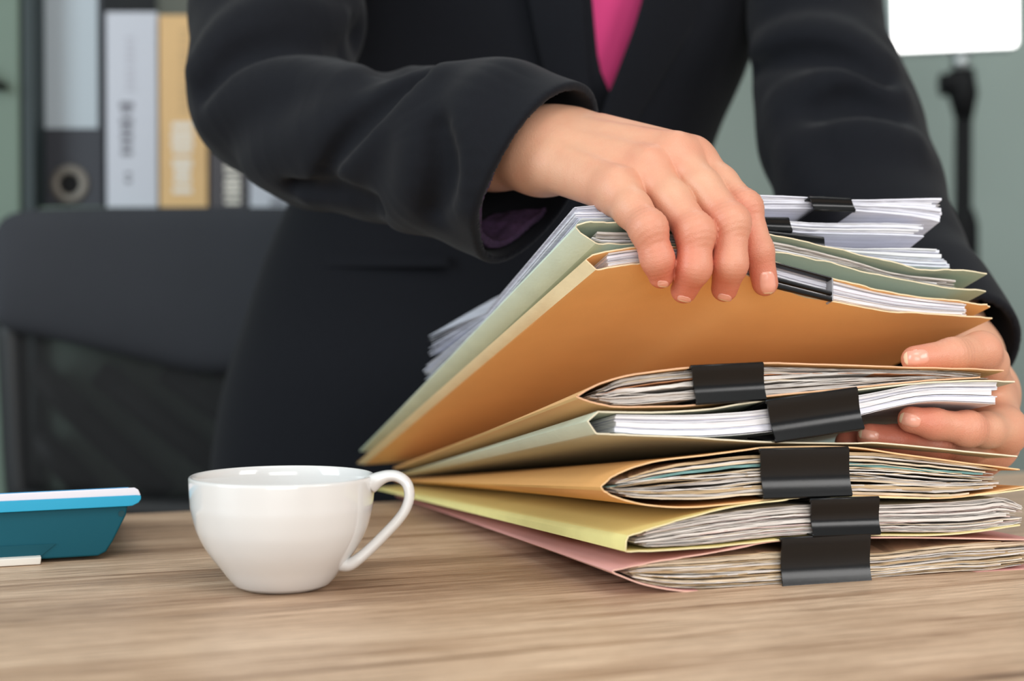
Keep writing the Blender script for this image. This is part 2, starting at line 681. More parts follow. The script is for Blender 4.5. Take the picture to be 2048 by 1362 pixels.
v, f = tube_vf([(-0.33, DC - 0.19, 0.07), (-0.33, DC - 0.19, 0.43)], 0.028, 16)
obj('stem', v, f, M_plastic, chair, True)
v, f = tube_vf(catmull([(-0.33, DC - 0.1, 0.42), (-0.33, DC + 0.05, 0.42), (-0.33, DC + 0.085, 0.5), (-0.33, DC + 0.07, 0.74)], 5), 0.022, 12)
obj('back_bracket', v, f, M_plastic, chair, True)
for k in range(5):
    a = 2 * math.pi * k / 5 + 0.63
    cx, cy = -0.33 + 0.28 * math.cos(a), DC - 0.19 + 0.28 * math.sin(a)
    v, f = join_vf(tube_vf([(-0.33, DC - 0.19, 0.10), (cx, cy, 0.065)], [0.026, 0.016], 10), tube_vf([(cx, cy - 0.012, 0.025), (cx, cy + 0.012, 0.025)], 0.025, 14), tube_vf([(cx, cy, 0.025), (cx, cy, 0.066)], 0.008, 8))
    obj('base_arm', v, f, M_plastic, chair, True)

# lamp panel on a stand
DL = 2.3
px, py = 1921, 0
lamp = empty('studio_light', 'bright white light panel on a black stand in front of the green wall', 'lamp', (P(1928, 0, DL)[0], DL + 0.06, 0))


def emit_mat(name, col, s):
    m = bpy.data.materials.new(name)
    m.use_nodes = True
    n = m.node_tree.nodes
    n.remove(n['Principled BSDF'])
    e = n.new('ShaderNodeEmission')
    e.inputs['Color'].default_value = col
    e.inputs['Strength'].default_value = s
    m.node_tree.links.new(e.outputs[0], n['Material Output'].inputs['Surface'])
    return m


tl, tr, br, bl = P(1779, -140, DL), P(2038, -148, DL), P(2040, 96, DL), P(1785, 107, DL)
bk = np.array((0.0, 0.04, 0.0))
q = [tl, tr, br, bl]
v = q + [x + bk for x in q]
f = [(0, 3, 2, 1), (4, 5, 6, 7), (0, 1, 5, 4), (1, 2, 6, 5), (2, 3, 7, 6), (3, 0, 4, 7)]
bevel(fix_normals(obj('housing', v, f, mat('silver_housing', C(190, 200, 204), 0.4, metal=0.3), lamp)), 0.012, 4)
ce = sum(q) / 4
v2 = [ce + (x - ce) * 0.965 + np.array((0, -0.004, 0)) for x in q] + [ce + (x - ce) * 0.965 + np.array((0, 0.01, 0)) for x in q]
bevel(fix_normals(obj('diffuser', v2, f, emit_mat('lit_diffuser', (1, 0.99, 0.97, 1), 4.5), lamp)), 0.010, 4)
DP = DL + 0.03
v, f = tube_vf([P(1920, 100, DP), P(1921, 120, DP), P(1922, 150, DP)], [0.012, 0.016, 0.012], 14)
obj('mount', v, f, mat('silver_mount', C(170, 176, 176), 0.3, metal=0.8), lamp, True)
M_blk = mat('black_stand_plastic', C(10, 11, 13), 0.7, 0.2)
a, b2 = P(1880, 185, DP), P(1944, 148, DP)
v, f = join_vf(tube_vf([P(1923, 140, DP), P(1926, 190, DP), P(1928, 240, DP)], [0.020, 0.024, 0.014], 14), tube_vf([P(1882, 170, DP), P(1940, 166, DP)], 0.019, 14))
obj('clamp', v, f, M_blk, lamp, True)
base = P(1930, 400, DP)
pt = P(1927, 200, DP)
v, f = tube_vf([pt, (pt[0], pt[1], 0.45)], 0.0142, 14)
obj('pole', v, f, M_blk, lamp, True)
v, f = tube_vf([P(1928, 420, DP), P(1929, 450, DP), P(1930, 530, DP), P(1930, 700, DP)], [0.016, 0.022, 0.022, 0.018], 14)
obj('collar', v, f, M_blk, lamp, True)
for k in range(3):
    a = 2 * math.pi * k / 3 + 0.5
    v, f = tube_vf([(pt[0], pt[1], 0.50), (pt[0] + 0.34 * math.cos(a), pt[1] + 0.34 * math.sin(a), 0.012)], 0.011, 10)
    obj('leg', v, f, M_blk, lamp, True)
# ------------------------------------------------------------------ folders, papers, clips
class Fold:
    """maps a pixel on the open front of a folder, plus a fraction t towards its back, to a place"""

    def __init__(s, xs, xe, ys, d0, d1, bpx, bd, zb, q=0.2, VR=(-0.10, 0.37), zw=0.0, curl=0.0):
        s.xs, s.xe, s.d0, s.d1, s.q, s.VR, s.zw, s.curl = xs, xe, d0, d1, q, np.array(VR), zw, curl
        s.F0 = P(xs, ys, d0)
        s.zs = s.F0[2]
        s.zb = TZ + zb
        bx = (bpx - 1024) / FPX * bd
        s.VL = np.array((bx - s.F0[0], bd - s.F0[1]))
        v = np.array((s.VL[0], s.VL[1], s.zb - s.zs))
        s.dir = v / np.linalg.norm(v)

    def w(s, px):
        return min(1.15, max(-0.1, (px - s.xs) / (s.xe - s.xs)))

    def at(s, px, py, t=0.0, off=0.0):
        w = s.w(px)
        f = P(px, py, s.d0 + (s.d1 - s.d0) * w + off)
        V = s.VL + (s.VR - s.VL) * max(0, w)
        b = np.array((f[0] + V[0], f[1] + V[1], s.zb + (f[2] - s.zs) * s.q + s.zw * w))
        r = f + (b - f) * t
        if s.curl:
            e = max(0.0, (t - 0.55) / 0.45)
            r = r + np.array((0, 0, s.curl * e * min(1.0, 0.55 + 2.0 * max(0.0, w))))
        return r


def card(name, base, edge, spine=None):  # spine is paler than the card: light on the fold put into its colour
    return [mat(name, base, 0.75, 0.25, var=0.06, vscale=25, bump=0.12, bscale=700), mat(name + '_cut_edge', edge, 0.85, 0.2, var=0.12, vscale=160), mat(name + '_lit_spine', spine or base, 0.78, 0.2, var=0.08, vscale=60, bump=0.15, bscale=500)]


def folder(label, F, top, spine, bot, mats, seed, t1=1.0, th=0.0008, n=7):
    root = empty('file_folder', label, 'folder', tuple(F.at(F.xs, 700, 0.5) * np.array((1, 1, 0)) + np.array((0, 0, F.zb))), 'card folders in the pile')
    path = np.vstack([catmull(top, n), np.array(spine, float), catmull(bot, n)])
    sa, sb = np.array(spine[0], float), np.array(bot[0] if len(spine) < 2 else spine[-1], float)
    keep = [0]
    for i in range(1, len(path)):
        if np.linalg.norm(path[i] - path[keep[-1]]) > 0.8:
            keep.append(i)
    path = path[keep]
    ia, ib = int(np.argmin(((path - sa) ** 2).sum(1))), int(np.argmin(((path - sb) ** 2).sum(1)))
    ts = [0, 0.01, 0.04, 0.1, 0.2, 0.35, 0.5, 0.65, 0.8, 0.92, t1]
    G = np.array([[F.at(x, y, t) for x, y in path] for t in ts])
    r = np.random.default_rng(seed)
    jit = r.normal(0, 1, len(path))
    jit = np.convolve(np.r_[jit[-2:], jit, jit[:2]], [0.2, 0.6, 0.2], 'same')[2:-2]
    G[0] += F.dir * (jit * 0.0008)[:, None]
    T = np.gradient(G, axis=1)
    S = np.gradient(G, axis=0)
    N = np.cross(T, S)
    N /= np.linalg.norm(N, axis=2)[..., None] + 1e-12
    # the card lies inside the outline
    m = len(path)
    k = len(ts)
    mid = G.mean(axis=1, keepdims=True)
    sgn = 1.0
    inn = G + N * th * sgn
    V = np.concatenate([G.reshape(-1, 3), inn.reshape(-1, 3)])
    F_, mi = [], []
    o = m * k
    for a in range(k - 1):
        for b in range(m - 1):
            i = a * m + b
            F_ += [(i, i + m, i + m + 1, i + 1), (o + i, o + i + 1, o + i + m + 1, o + i + m)]
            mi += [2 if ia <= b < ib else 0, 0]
    for b in range(m - 1):
        F_.append((b, b + 1, o + b + 1, o + b))
        mi.append(1)
        i = (k - 1) * m + b
        F_.append((i, o + i, o + i + 1, i + 1))
        mi.append(1)
    for a in range(k - 1):
        for b in (0, m - 1):
            i = a * m + b
            q = (i, o + i, o + i + m, i + m)
            F_.append(q if b == 0 else q[::-1])
            mi.append(1)
    cover = fix_normals(obj('cover', V, F_, mats, root, True, mi))
    es = cover.modifiers.new('edge', 'EDGE_SPLIT')
    es.split_angle = math.radians(38)
    return root


def paper(name, c, v=0.12):
    m, n, l, b = new_mat(name)
    tc = n.new('ShaderNodeTexCoord')
    mp = n.new('ShaderNodeMapping')
    mp.inputs['Scale'].default_value = (14, 14, 1500)
    l.new(tc.outputs['Object'], mp.inputs['Vector'])
    t = n.new('ShaderNodeTexNoise')
    t.inputs['Scale'].default_value = 1.0
    t.inputs['Detail'].default_value = 3
    l.new(mp.outputs[0], t.inputs['Vector'])
    r = n.new('ShaderNodeValToRGB')
    r.color_ramp.elements[0].position = 0.36
    r.color_ramp.elements[1].position = 0.56
    r.color_ramp.elements[0].color = tuple(x * (1 - 2.2 * v) for x in c[:3]) + (1,)
    r.color_ramp.elements[1].color = c
    l.new(t.outputs['Fac'], r.inputs['Fac'])
    l.new(r.outputs['Color'], b.inputs['Base Color'])
    b.inputs['Roughness'].default_value = 0.9
    b.inputs['Specular IOR Level'].default_value = 0.15
    return m


PW = paper('white_paper', C(240, 239, 242), 0.07)
PV = paper('old_white_paper', C(228, 222, 216), 0.16)
PL = paper('cool_white_paper', C(236, 237, 248), 0.08)
PG = paper('greyed_paper', C(214, 207, 201), 0.16)
PC = paper('cream_paper', C(230, 212, 186), 0.16)
PT = paper('yellowed_paper', C(204, 178, 142), 0.2)
PK = paper('pinkish_paper', C(216, 194, 188), 0.16)
PO = paper('orange_slip', C(222, 160, 118), 0.12)
PA = paper('aqua_slip', C(128, 172, 170), 0.10)


def bundle(label, F, top, bot, n, mats, wts, seed, group, ragL=10, ragR=12, lens=30, lensR=0, wave=2.0, gap=0.3, off=0.0015, t1=0.86, m=40, xR=None, offr=0.003, pinch=None, tl=None):
    r = np.random.default_rng(seed)
    curl0 = F.curl
    T, Bt = catmull(top, 6), catmull(bot, 6)
    xa, xb = T[0][0], T[-1][0]
    root = empty('paper_bundle', label, 'papers', tuple(F.at((xa + xb) / 2, Bt[len(Bt) // 2][1], 0.4)), group)
    h = np.exp(r.normal(0, 0.75, n))
    c = np.r_[0, np.cumsum(h)] / h.sum()
    for i in range(n):
        fm = (c[i] + c[i + 1]) / 2
        e = abs(2 * fm - 1) ** 2
        x0 = xa + lens * e + r.uniform(0, ragL)
        x1 = xb - lensR * e - r.uniform(0, ragR) * (1 if r.random() < 0.7 else 3)
        if xR is not None:
            x1 = xR(fm) - r.uniform(0, ragR)
        xs = np.linspace(x0, x1, m)
        yt, yb = np.interp(xs, T[:, 0], T[:, 1]), np.interp(xs, Bt[:, 0], Bt[:, 1])
        ph, fr = r.uniform(0, 6.28, 3), r.uniform(0.004, 0.014, 3)
        wv = wave * sum(np.sin(xs * fr[k] + ph[k]) for k in range(3)) / 2.0
        env = 4 * fm * (1 - fm)
        if pinch:
            wv = wv * np.clip(np.abs(xs - pinch[0]) / pinch[1], 0.15, 1)
        g = gap * r.uniform(0.3, 1.4)
        y0 = yt + (yb - yt) * c[i] + wv * env
        y1 = yt + (yb - yt) * (c[i + 1] - g * (c[i + 1] - c[i])) + wv * env
        of = off + r.uniform(0, offr)
        rg = np.abs(r.normal(0, 1, m)) * 0.0007 * min(1.0, wave / 2.5)
        fz = r.normal(0, 0.35, m) * min(1.0, wave / 2.5)
        y0, y1 = y0 + fz, y1 + fz
        V = []
        if F.curl:
            F.curl = curl0 * (0.55 + 0.45 * (1 - fm))
        te = t1 + r.uniform(-0.02, 0.02)
        tt = [0, 0.004, 0.3, 0.55, 0.68, 0.79, 0.9 * te + 0.005, te] if F.curl else [0, 0.004, 0.3, 0.6, te]
        for t in tt:
            for j in range(m):
                V.append(F.at(xs[j], y0[j], t, of + (rg[j] if t < .01 else 0)))
            for j in range(m):
                V.append(F.at(xs[j], y1[j], t, of + (rg[j] if t < .01 else 0)))
        Fc = []
        k2 = 2 * m
        for a in range(len(tt) - 1):
            for j in range(m - 1):
                p = a * k2 + j
                Fc += [(p, p + 1, p + k2 + 1, p + k2), (p + m, p + k2 + m, p + k2 + m + 1, p + m + 1)]
            for j in (0, m - 1):
                p = a * k2 + j
                Fc.append((p, p + k2, p + k2 + m, p + m) if j == 0 else (p, p + m, p + k2 + m, p + k2))
        L = (len(tt) - 1) * k2
        for j in range(m - 1):
            Fc += [(j, j + m, j + m + 1, j + 1), (L + j, L + j + 1, L + j + m + 1, L + j + m)]
        mm = mats[int(r.choice(len(mats), p=np.array(wts) / sum(wts)))]
        obj('sheet', V, Fc, mm, root)
    return root


def clip_mat():
    return mat('black_enamelled_clip', C(9, 10, 12), 0.26, 0.40, bump=0.03, bscale=300)


M_clip = clip_mat()


def clip(label, F, TL, TR, BR, BL, fwd=0.004, jaw=0.030, conc=0.0040, group='black binder clips on the folder papers', inner=0.15, up=1.0):
    tl, tr, br, bl = (F.at(x, y, 0, -fwd) for x, y in (TL, TR, BR, BL))
    ce = (tl + tr + br + bl) / 4
    root = empty('binder_clip', label, 'binder clip', tuple(ce), group)
    n, k = 14, 14
    rows = []
    back = np.array((F.dir[0], F.dir[1], F.dir[2] * 0.8))
    conv = np.linalg.norm(tl - bl) * inner
    for i in range(n + 1):
        u = i / n
        t, b = tl + (tr - tl) * u, bl + (br - bl) * u
        dn = (b - t) / np.linalg.norm(b - t)
        row = [t + back * jaw + dn * conv, t + back * jaw * 0.5 + dn * conv * 0.45, t + back * 0.0035 + dn * 0.0001, t + back * 0.001 - dn * 0.0001]
        for j in range(k + 1):
            v = j / k
            row.append(t + (b - t) * v + np.array((0, 1, 0)) * conc * (math.sin(math.pi * v ** 1.35)))
        row += [b + back * 0.001 + dn * 0.0001, b + back * 0.0035 - dn * 0.0001, b + back * jaw * 0.5 - dn * conv * 0.45, b + back * jaw - dn * conv]
        rows.append(row)
    m = len(rows[0])
    V = [p for r in rows for p in r]
    Fc = [(i * m + j, i * m + j + 1, (i + 1) * m + j + 1, (i + 1) * m + j) for i in range(n) for j in range(m - 1)]
    o = obj('clip_body', V, Fc, M_clip, root, True)
    so = o.modifiers.new('thickness', 'SOLIDIFY')
    so.thickness = 0.0008
    so.offset = 0
    es = o.modifiers.new('edge', 'EDGE_SPLIT')
    es.split_angle = math.radians(50)
    for nm, a, b in (('edge_roll', tl, tr), ('edge_roll', bl, br)):
        v, f = tube_vf([a + back * 0.001, (a + b) / 2 + back * 0.001, b + back * 0.001], 0.0011, 10)
        obj(nm, v, f, M_clip, root, True)
    return root


D0, D1 = 0.708, 0.787
pink = Fold(1222, 2062, 1145, D0, D1, 790, 1.077, 0.004)
yellow = Fold(1254, 2062, 1088, D0 + 0.002, D1, 755, 1.08, 0.0095)
orange = Fold(1199, 2050, 976, D0 + 0.002, D1 - 0.002, 788, 1.08, 0.015)
green = Fold(1190, 2035, 846, D0 + 0.004, D1, 800, 1.08, 0.0195)
tan = Fold(1152, 2010, 792, D0 + 0.004, D1 - 0.002, 786, 1.08, 0.0245)
manila = Fold(1180, 1986, 527, 0.755, 0.825, 720, 1.08, 0.028, VR=(-0.125, 0.36))
pale = Fold(1156, 1974, 460, 0.764, 0.832, 722, 1.085, 0.037, VR=(-0.125, 0.36))

EDGE = C(236, 214, 178)
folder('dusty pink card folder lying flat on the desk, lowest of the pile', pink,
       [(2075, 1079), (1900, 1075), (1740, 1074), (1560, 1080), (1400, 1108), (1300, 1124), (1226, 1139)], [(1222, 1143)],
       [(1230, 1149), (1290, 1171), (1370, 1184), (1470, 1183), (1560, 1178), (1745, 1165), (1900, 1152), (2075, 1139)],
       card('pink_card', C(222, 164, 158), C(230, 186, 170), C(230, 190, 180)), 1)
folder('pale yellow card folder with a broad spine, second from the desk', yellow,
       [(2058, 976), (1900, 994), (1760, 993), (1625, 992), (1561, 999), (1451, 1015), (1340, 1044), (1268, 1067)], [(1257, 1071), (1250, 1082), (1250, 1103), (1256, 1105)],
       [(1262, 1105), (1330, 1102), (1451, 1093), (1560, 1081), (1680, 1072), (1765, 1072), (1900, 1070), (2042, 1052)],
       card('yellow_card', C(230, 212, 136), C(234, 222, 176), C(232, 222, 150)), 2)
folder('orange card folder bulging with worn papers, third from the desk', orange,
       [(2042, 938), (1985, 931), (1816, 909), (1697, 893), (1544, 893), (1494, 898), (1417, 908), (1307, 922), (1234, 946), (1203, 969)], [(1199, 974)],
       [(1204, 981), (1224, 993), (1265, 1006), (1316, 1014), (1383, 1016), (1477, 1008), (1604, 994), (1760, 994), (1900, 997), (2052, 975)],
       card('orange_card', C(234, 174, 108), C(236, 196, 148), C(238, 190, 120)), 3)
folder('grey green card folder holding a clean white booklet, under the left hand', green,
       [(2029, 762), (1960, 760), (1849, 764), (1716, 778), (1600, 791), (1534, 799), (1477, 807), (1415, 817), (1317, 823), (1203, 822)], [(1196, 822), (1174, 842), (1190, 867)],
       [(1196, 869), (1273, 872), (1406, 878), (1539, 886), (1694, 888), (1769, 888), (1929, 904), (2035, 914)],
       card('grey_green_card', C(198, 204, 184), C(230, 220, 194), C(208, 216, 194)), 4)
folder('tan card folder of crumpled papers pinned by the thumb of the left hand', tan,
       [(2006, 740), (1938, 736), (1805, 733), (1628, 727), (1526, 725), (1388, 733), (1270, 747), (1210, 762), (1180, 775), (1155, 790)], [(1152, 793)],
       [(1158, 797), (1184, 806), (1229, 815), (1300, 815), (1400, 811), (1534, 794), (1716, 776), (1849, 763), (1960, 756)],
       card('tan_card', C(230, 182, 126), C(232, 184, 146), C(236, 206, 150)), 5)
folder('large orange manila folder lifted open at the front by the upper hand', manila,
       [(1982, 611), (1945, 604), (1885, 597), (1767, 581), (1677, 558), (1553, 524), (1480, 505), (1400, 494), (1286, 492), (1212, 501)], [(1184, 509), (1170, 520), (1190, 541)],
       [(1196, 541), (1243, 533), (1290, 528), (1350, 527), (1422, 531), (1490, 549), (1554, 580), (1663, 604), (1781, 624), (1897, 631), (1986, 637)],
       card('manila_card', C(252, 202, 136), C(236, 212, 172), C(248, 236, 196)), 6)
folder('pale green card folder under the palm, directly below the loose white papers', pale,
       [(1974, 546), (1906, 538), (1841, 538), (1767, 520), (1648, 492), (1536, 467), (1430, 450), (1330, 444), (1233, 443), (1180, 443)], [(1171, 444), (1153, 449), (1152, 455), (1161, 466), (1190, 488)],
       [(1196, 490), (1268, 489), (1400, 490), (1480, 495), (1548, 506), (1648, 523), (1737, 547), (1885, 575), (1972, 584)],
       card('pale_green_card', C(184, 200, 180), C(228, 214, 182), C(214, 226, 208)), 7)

GP = 'paper bundles inside the folders'
bundle('yellowed dog-eared papers inside the lowest pink folder', pink,
       [(1246, 1143), (1269, 1129), (1320, 1120), (1417, 1114), (1561, 1103), (1744, 1107), (1816, 1099), (1921, 1087), (2060, 1080)],
       [(1246, 1150), (1290, 1166), (1358, 1176), (1451, 1175), (1561, 1168), (1744, 1156), (1900, 1143), (1968, 1141), (2060, 1128)],
       26, [PT, PC, PW, PV, PG], [5, 3, 1, 3, 1], 11, GP, ragL=26, ragR=24, lens=12, wave=3.0, gap=0.10, pinch=(1650, 140))
bundle('greyish white papers tightly packed inside the yellow folder', yellow,
       [(1267, 1072), (1307, 1055), (1434, 1028), (1621, 1009), (1760, 1010), (1943, 1001), (2002, 994), (2046, 1012)],
       [(1269, 1090), (1300, 1094), (1392, 1090), (1519, 1076), (1620, 1068), (1763, 1064), (1921, 1064), (2030, 1050), (2046, 1040)],
       28, [PG, PK, PC, PV], [4, 3, 1.5, 4], 12, GP, ragL=24, ragR=22, lens=14, wave=2.5, gap=0.10, pinch=(1690, 110))
bundle('worn brownish and white papers stuffed inside the orange folder', orange,
       [(1208, 972), (1256, 955), (1328, 934), (1417, 920), (1519, 910), (1699, 904), (1816, 912), (1909, 923), (2000, 939)],
       [(1212, 978), (1244, 991), (1307, 998), (1417, 999), (1519, 990), (1705, 990), (1820, 993), (1896, 994), (1985, 984), (2000, 980)],
       26, [PC, PG, PT, PV, PO, PA], [5, 4, 2, 4, 1.2, 0.3], 13, GP, ragL=30, ragR=40, lens=24, wave=6.0, gap=0.14, pinch=(1612, 150))
bundle('stiff white booklet gripped by the biggest black clip in the grey green folder', green,
       [(1228, 829), (1362, 830), (1450, 826), (1534, 818), (1721, 790), (1849, 767), (1995, 763)],
       [(1228, 866), (1300, 872), (1415, 874), (1539, 864), (1640, 850), (1730, 829), (1800, 812), (1871, 803), (1998, 809)],
       15, [PW, PL], [3, 1], 14, GP, ragL=5, ragR=5, lens=2, wave=0.8, gap=0.12, pinch=(1630, 150))
bundle('crumpled grey white papers with curled corners inside the tan folder', tan,
       [(1172, 790), (1215, 772), (1251, 757), (1384, 741), (1530, 734), (1672, 738), (1867, 742), (1986, 752)],
       [(1180, 796), (1220, 807), (1282, 808), (1388, 798), (1534, 790), (1716, 773), (1849, 761), (1986, 757)],
       20, [PG, PC, PV, PW, PO], [4, 2, 4, 1, 0.4], 15, GP, ragL=34, ragR=50, lens=26, wave=6.0, gap=0.14, pinch=(1457, 140))
bundle('thick white booklet inside the lifted manila folder behind the fingertips', manila,
       [(1213, 504), (1281, 495), (1400, 497), (1480, 507), (1556, 527), (1663, 557), (1767, 583), (1860, 598), (1933, 606)],
       [(1208, 536), (1286, 525), (1400, 525), (1480, 541), (1556, 574), (1663, 600), (1781, 621), (1860, 628), (1933, 631)],
       16, [PW, PL], [3, 1], 16, GP, ragL=4, ragR=3, lens=2, wave=0.5, gap=0.1)
bundle('thin shaded papers inside the pale green folder', pale,
       [(1168, 464), (1280, 466), (1400, 470), (1540, 482), (1700, 520), (1790, 546), (1912, 560)],
       [(1172, 468), (1200, 485), (1280, 486), (1400, 487), (1540, 500), (1700, 533), (1790, 556), (1912, 576)],
       7, [PG, PW], [2, 1], 17, GP, ragL=30, ragR=40, lens=10, wave=1.5, gap=0.4)

loose_c = Fold(1150, 1905, 440, 0.772, 0.846, 848, 0.995, 0.080, q=0.75, VR=(-0.08, 0.24), curl=0.016)
loose_b = Fold(1150, 1852, 440, 0.776, 0.846, 850, 0.99, 0.086, q=0.75, VR=(-0.08, 0.235), curl=0.030)
loose_a = Fold(1150, 1886, 425, 0.780, 0.850, 856, 0.985, 0.093, q=0.75, VR=(-0.08, 0.23), curl=0.058)
GL = 'loose clipped white paper stacks on top of the pile'
bundle('lowest loose white stack with fanned right end, resting on the pale green folder', loose_c,
       [(1156, 436), (1300, 436), (1430, 443), (1540, 470), (1680, 495), (1800, 496), (1876, 498)],
       [(1160, 442), (1300, 441), (1430, 448), (1540, 466 + 22), (1680, 508), (1800, 530), (1903, 536)],
       12, [PW, PL], [2, 1], 21, GL, ragL=8, ragR=5, lens=0, wave=1.5, gap=0.2, t1=1.0, xR=lambda f: 1876 + 28 * f)
bundle('middle loose white stack, shorter at its right end than the one above', loose_b,
       [(1148, 424), (1300, 424), (1430, 428), (1579, 442), (1648, 446), (1781, 446), (1848, 450)],
       [(1150, 435), (1300, 435), (1430, 441), (1579, 463), (1648, 467), (1781, 470), (1852, 474)],
       10, [PL, PW], [2, 1], 22, GL, ragL=8, ragR=10, lens=0, wave=1.5, gap=0.2, t1=1.0)
bundle('topmost loose white stack of the pile with a black clip at mid edge', loose_a,
       [(1146, 414), (1250, 405), (1400, 394), (1502, 390), (1618, 394), (1701, 399), (1870, 396), (1886, 398)],
       [(1148, 423), (1250, 422), (1400, 418), (1502, 418), (1618, 418), (1701, 421), (1826, 433), (1886, 446)],
       10, [PL, PW], [2, 1], 23, GL, ragL=8, ragR=8, lens=0, wave=1.2, gap=0.2, t1=1.0)

clip('wide black clip on the pink folder papers, lowest of the pile', pink, (1563, 1079), (1741, 1069), (1744, 1166), (1566, 1176))
clip('smaller black clip on the yellow folder papers, just above the lowest clip', yellow, (1622, 1001), (1759, 996), (1762, 1066), (1627, 1071))
clip('broad black clip on the worn papers of the orange folder', orange, (1520, 901), (1698, 897), (1705, 989), (1528, 995), inner=0.1)
clip('largest tilted black clip on the white booklet beside the left fingertips', green, (1533, 803), (1715, 777), (1729, 855), (1552, 882), fwd=0.006, inner=0.15)
clip('black clip with a pale sheen on the papers of the tan folder', tan, (1383, 734), (1527, 727), (1533, 797), (1394, 806))
clip('small black clip on the topmost loose white stack', loose_a, (1619, 394), (1702, 398), (1711, 420), (1629, 418), fwd=0.003, jaw=0.03, conc=0.001, inner=0.0)
clip('small black clip half hidden by the index finger on the middle loose stack', loose_b, (1500, 436), (1578, 437), (1585, 461), (1507, 457), fwd=0.003, jaw=0.025, conc=0.001, inner=0.0)
clip('slim black clip edge on the lowest loose stack above the pale green flap', loose_c, (1522, 462), (1648, 476), (1650, 496), (1524, 482), fwd=0.002, jaw=0.02, conc=0.0005, inner=0.0)
# the bar clip on the manila booklet: dark bars above and below the paper edges
r_ = empty('binder_clip', 'black two-bar clip on the thick white booklet beside the index fingertip', 'binder clip', tuple(manila.at(1600, 570, 0, -0.003)), 'black binder clips on the folder papers')


def bar(name, tl, tr, br, bl, m, off=-0.0035, th=0.002):
    a = [manila.at(x, y, 0, off) for x, y in (tl, tr, br, bl)]
    b = [p + manila.dir * th for p in a]
    fix_normals(bevel(obj(name, a + b, [(0, 3, 2, 1), (4, 5, 6, 7), (0, 1, 5, 4), (1, 2, 6, 5), (2, 3, 7, 6), (3, 0, 4, 7)], m, r_), 0.0004, 2))


bar('clip_bar', (1520, 515), (1664, 554), (1664, 559), (1520, 519), M_clip, th=0.004)
bar('clip_bar', (1520, 545), (1665, 583), (1665, 590), (1520, 553), M_clip)
bar('clip_bar', (1520, 557), (1665, 594), (1665, 602), (1520, 567), M_clip, th=0.002)
bar('clip_bar', (1664, 555), (1667, 556), (1667, 602), (1664, 601), mat('grey_clip_side', C(150, 152, 158), 0.4), th=0.006)

# ------------------------------------------------------------------ coffee cup
DCUP = 0.733
cx = (564 - 1024) / FPX * DCUP
cup = empty('coffee_cup', 'white glazed porcelain coffee cup standing empty on the desk, handle to the right', 'cup', (cx, DCUP, TZ))
CZ = TZ + 0.0003
M_por = mat('white_glazed_porcelain', C(220, 219, 217), 0.12, 0.5, coat=0.35)
S_ = 1 / 3.938 / 3880
prof_px = [(225, 726), (300, 724), (400, 718), (480, 710), (620, 677), (700, 647), (780, 607), (840, 570), (900, 527), (960, 482), (1010, 446), (1060, 408), (1100, 372), (1125, 344)]
HZ = 0.0568 / (1127 - 225)
out = [(w * S_, (1127 - y) * HZ) for y, w in prof_px]
out = [tuple(q) for q in catmull(out, 4)]
foot = [(0.0205, 0.0), (0.0222, 0.0006), (0.0230, 0.0012)]
rim = [(out[0][0] - 0.0002, 0.0573), (out[0][0] - 0.0008, 0.0578), (out[0][0] - 0.0014, 0.0577), (out[0][0] - 0.0019, 0.0571)]
inner = [(max(r - 0.0026, 0.0), max(z, 0.0045)) for r, z in out[3:-8]]
inner = [(0.001, 0.0045), (0.012, 0.0047), (0.019, 0.0062)] + sorted([q for q in inner if q[1] > 0.0085], key=lambda q: q[1])
prof = [(0.0005, 0.002), (0.017, 0.002), (0.018, 0.0004), (0.0195, 0.0)] + foot + [q for q in out[::-1] if q[1] > 0.0015] + rim + inner[::-1]
v, f = lathe_vf(prof, 128, (cx, DCUP, CZ))
body = fix_normals(obj('cup_body', v, f, M_por, cup, True))
hp = catmull([(739, 970), (756, 959), (775, 952), (795, 953), (813, 966), (819, 990), (812, 1016), (796, 1040), (770, 1068), (742, 1096), (718, 1117), (698, 1129), (680, 1128)], 6)
hd = DCUP - 0.004
path = [P(x, y, hd) for x, y in hp]
n_ = len(path)
rad = [0.0031 + 0.0016 * math.exp(-(i / 8) ** 2) + 0.0006 * math.exp(-((n_ - 1 - i) / 9) ** 2) - 0.0004 * math.sin(math.pi * i / n_) for i in range(n_)]
v, f = tube_vf(path, rad, 18, flat=((0, 1, 0), [1.0 + 0.7 * min(1.0, i / 9, (n_ - 1 - i) / 12) for i in range(n_)]))
obj('handle', v, f, M_por, cup, True)

# ------------------------------------------------------------------ calculator, seen from its raised back
DK = 0.818
M_teal = mat('dark_teal_plastic', C(0, 80, 96), 0.6, 0.25, bump=0.06, bscale=900)
M_cyan = mat('bright_blue_plastic', C(0, 156, 196), 0.45)
M_face = mat('pale_lilac_plastic', C(222, 220, 230), 0.4)
calc = empty('calculator', 'teal desk calculator with white top plate at the left edge of the desk', 'calculator', (P(80, 1115, DK)[0], DK + 0.06, TZ))
XL = P(-330, 0, DK)[0]


def px_xz(x, y, d=DK):
    p = P(x, y, d)
    return p[0], p[2]


def prism(name, outline, y0, y1, m, parent, drop=0.0, shrink=0.0, bev=0.002, yaw=0.0, ref=(0, 0)):
    """outline of (x, z) pairs extruded from depth y0 to y1; the far end is lowered"""
    V = [(x, y0 + (x - ref[0]) * yaw, z) for x, z in outline] + [(x, y1 + (x - ref[0]) * yaw, max(TZ + 0.001, TZ + (z - TZ) * (1 - drop))) for x, z in outline]
    n = len(outline)
    F_ = [tuple(range(n)), tuple(range(2 * n - 1, n - 1, -1))] + [(i, i + n, (i + 1) % n + n, (i + 1) % n) for i in range(n)]
    o = fix_normals(obj(name, V, F_, m, parent))
    bevel(o, bev, 3)
    return o


YW = math.tan(YAW)
RX = P(200, 0, DK)[0]


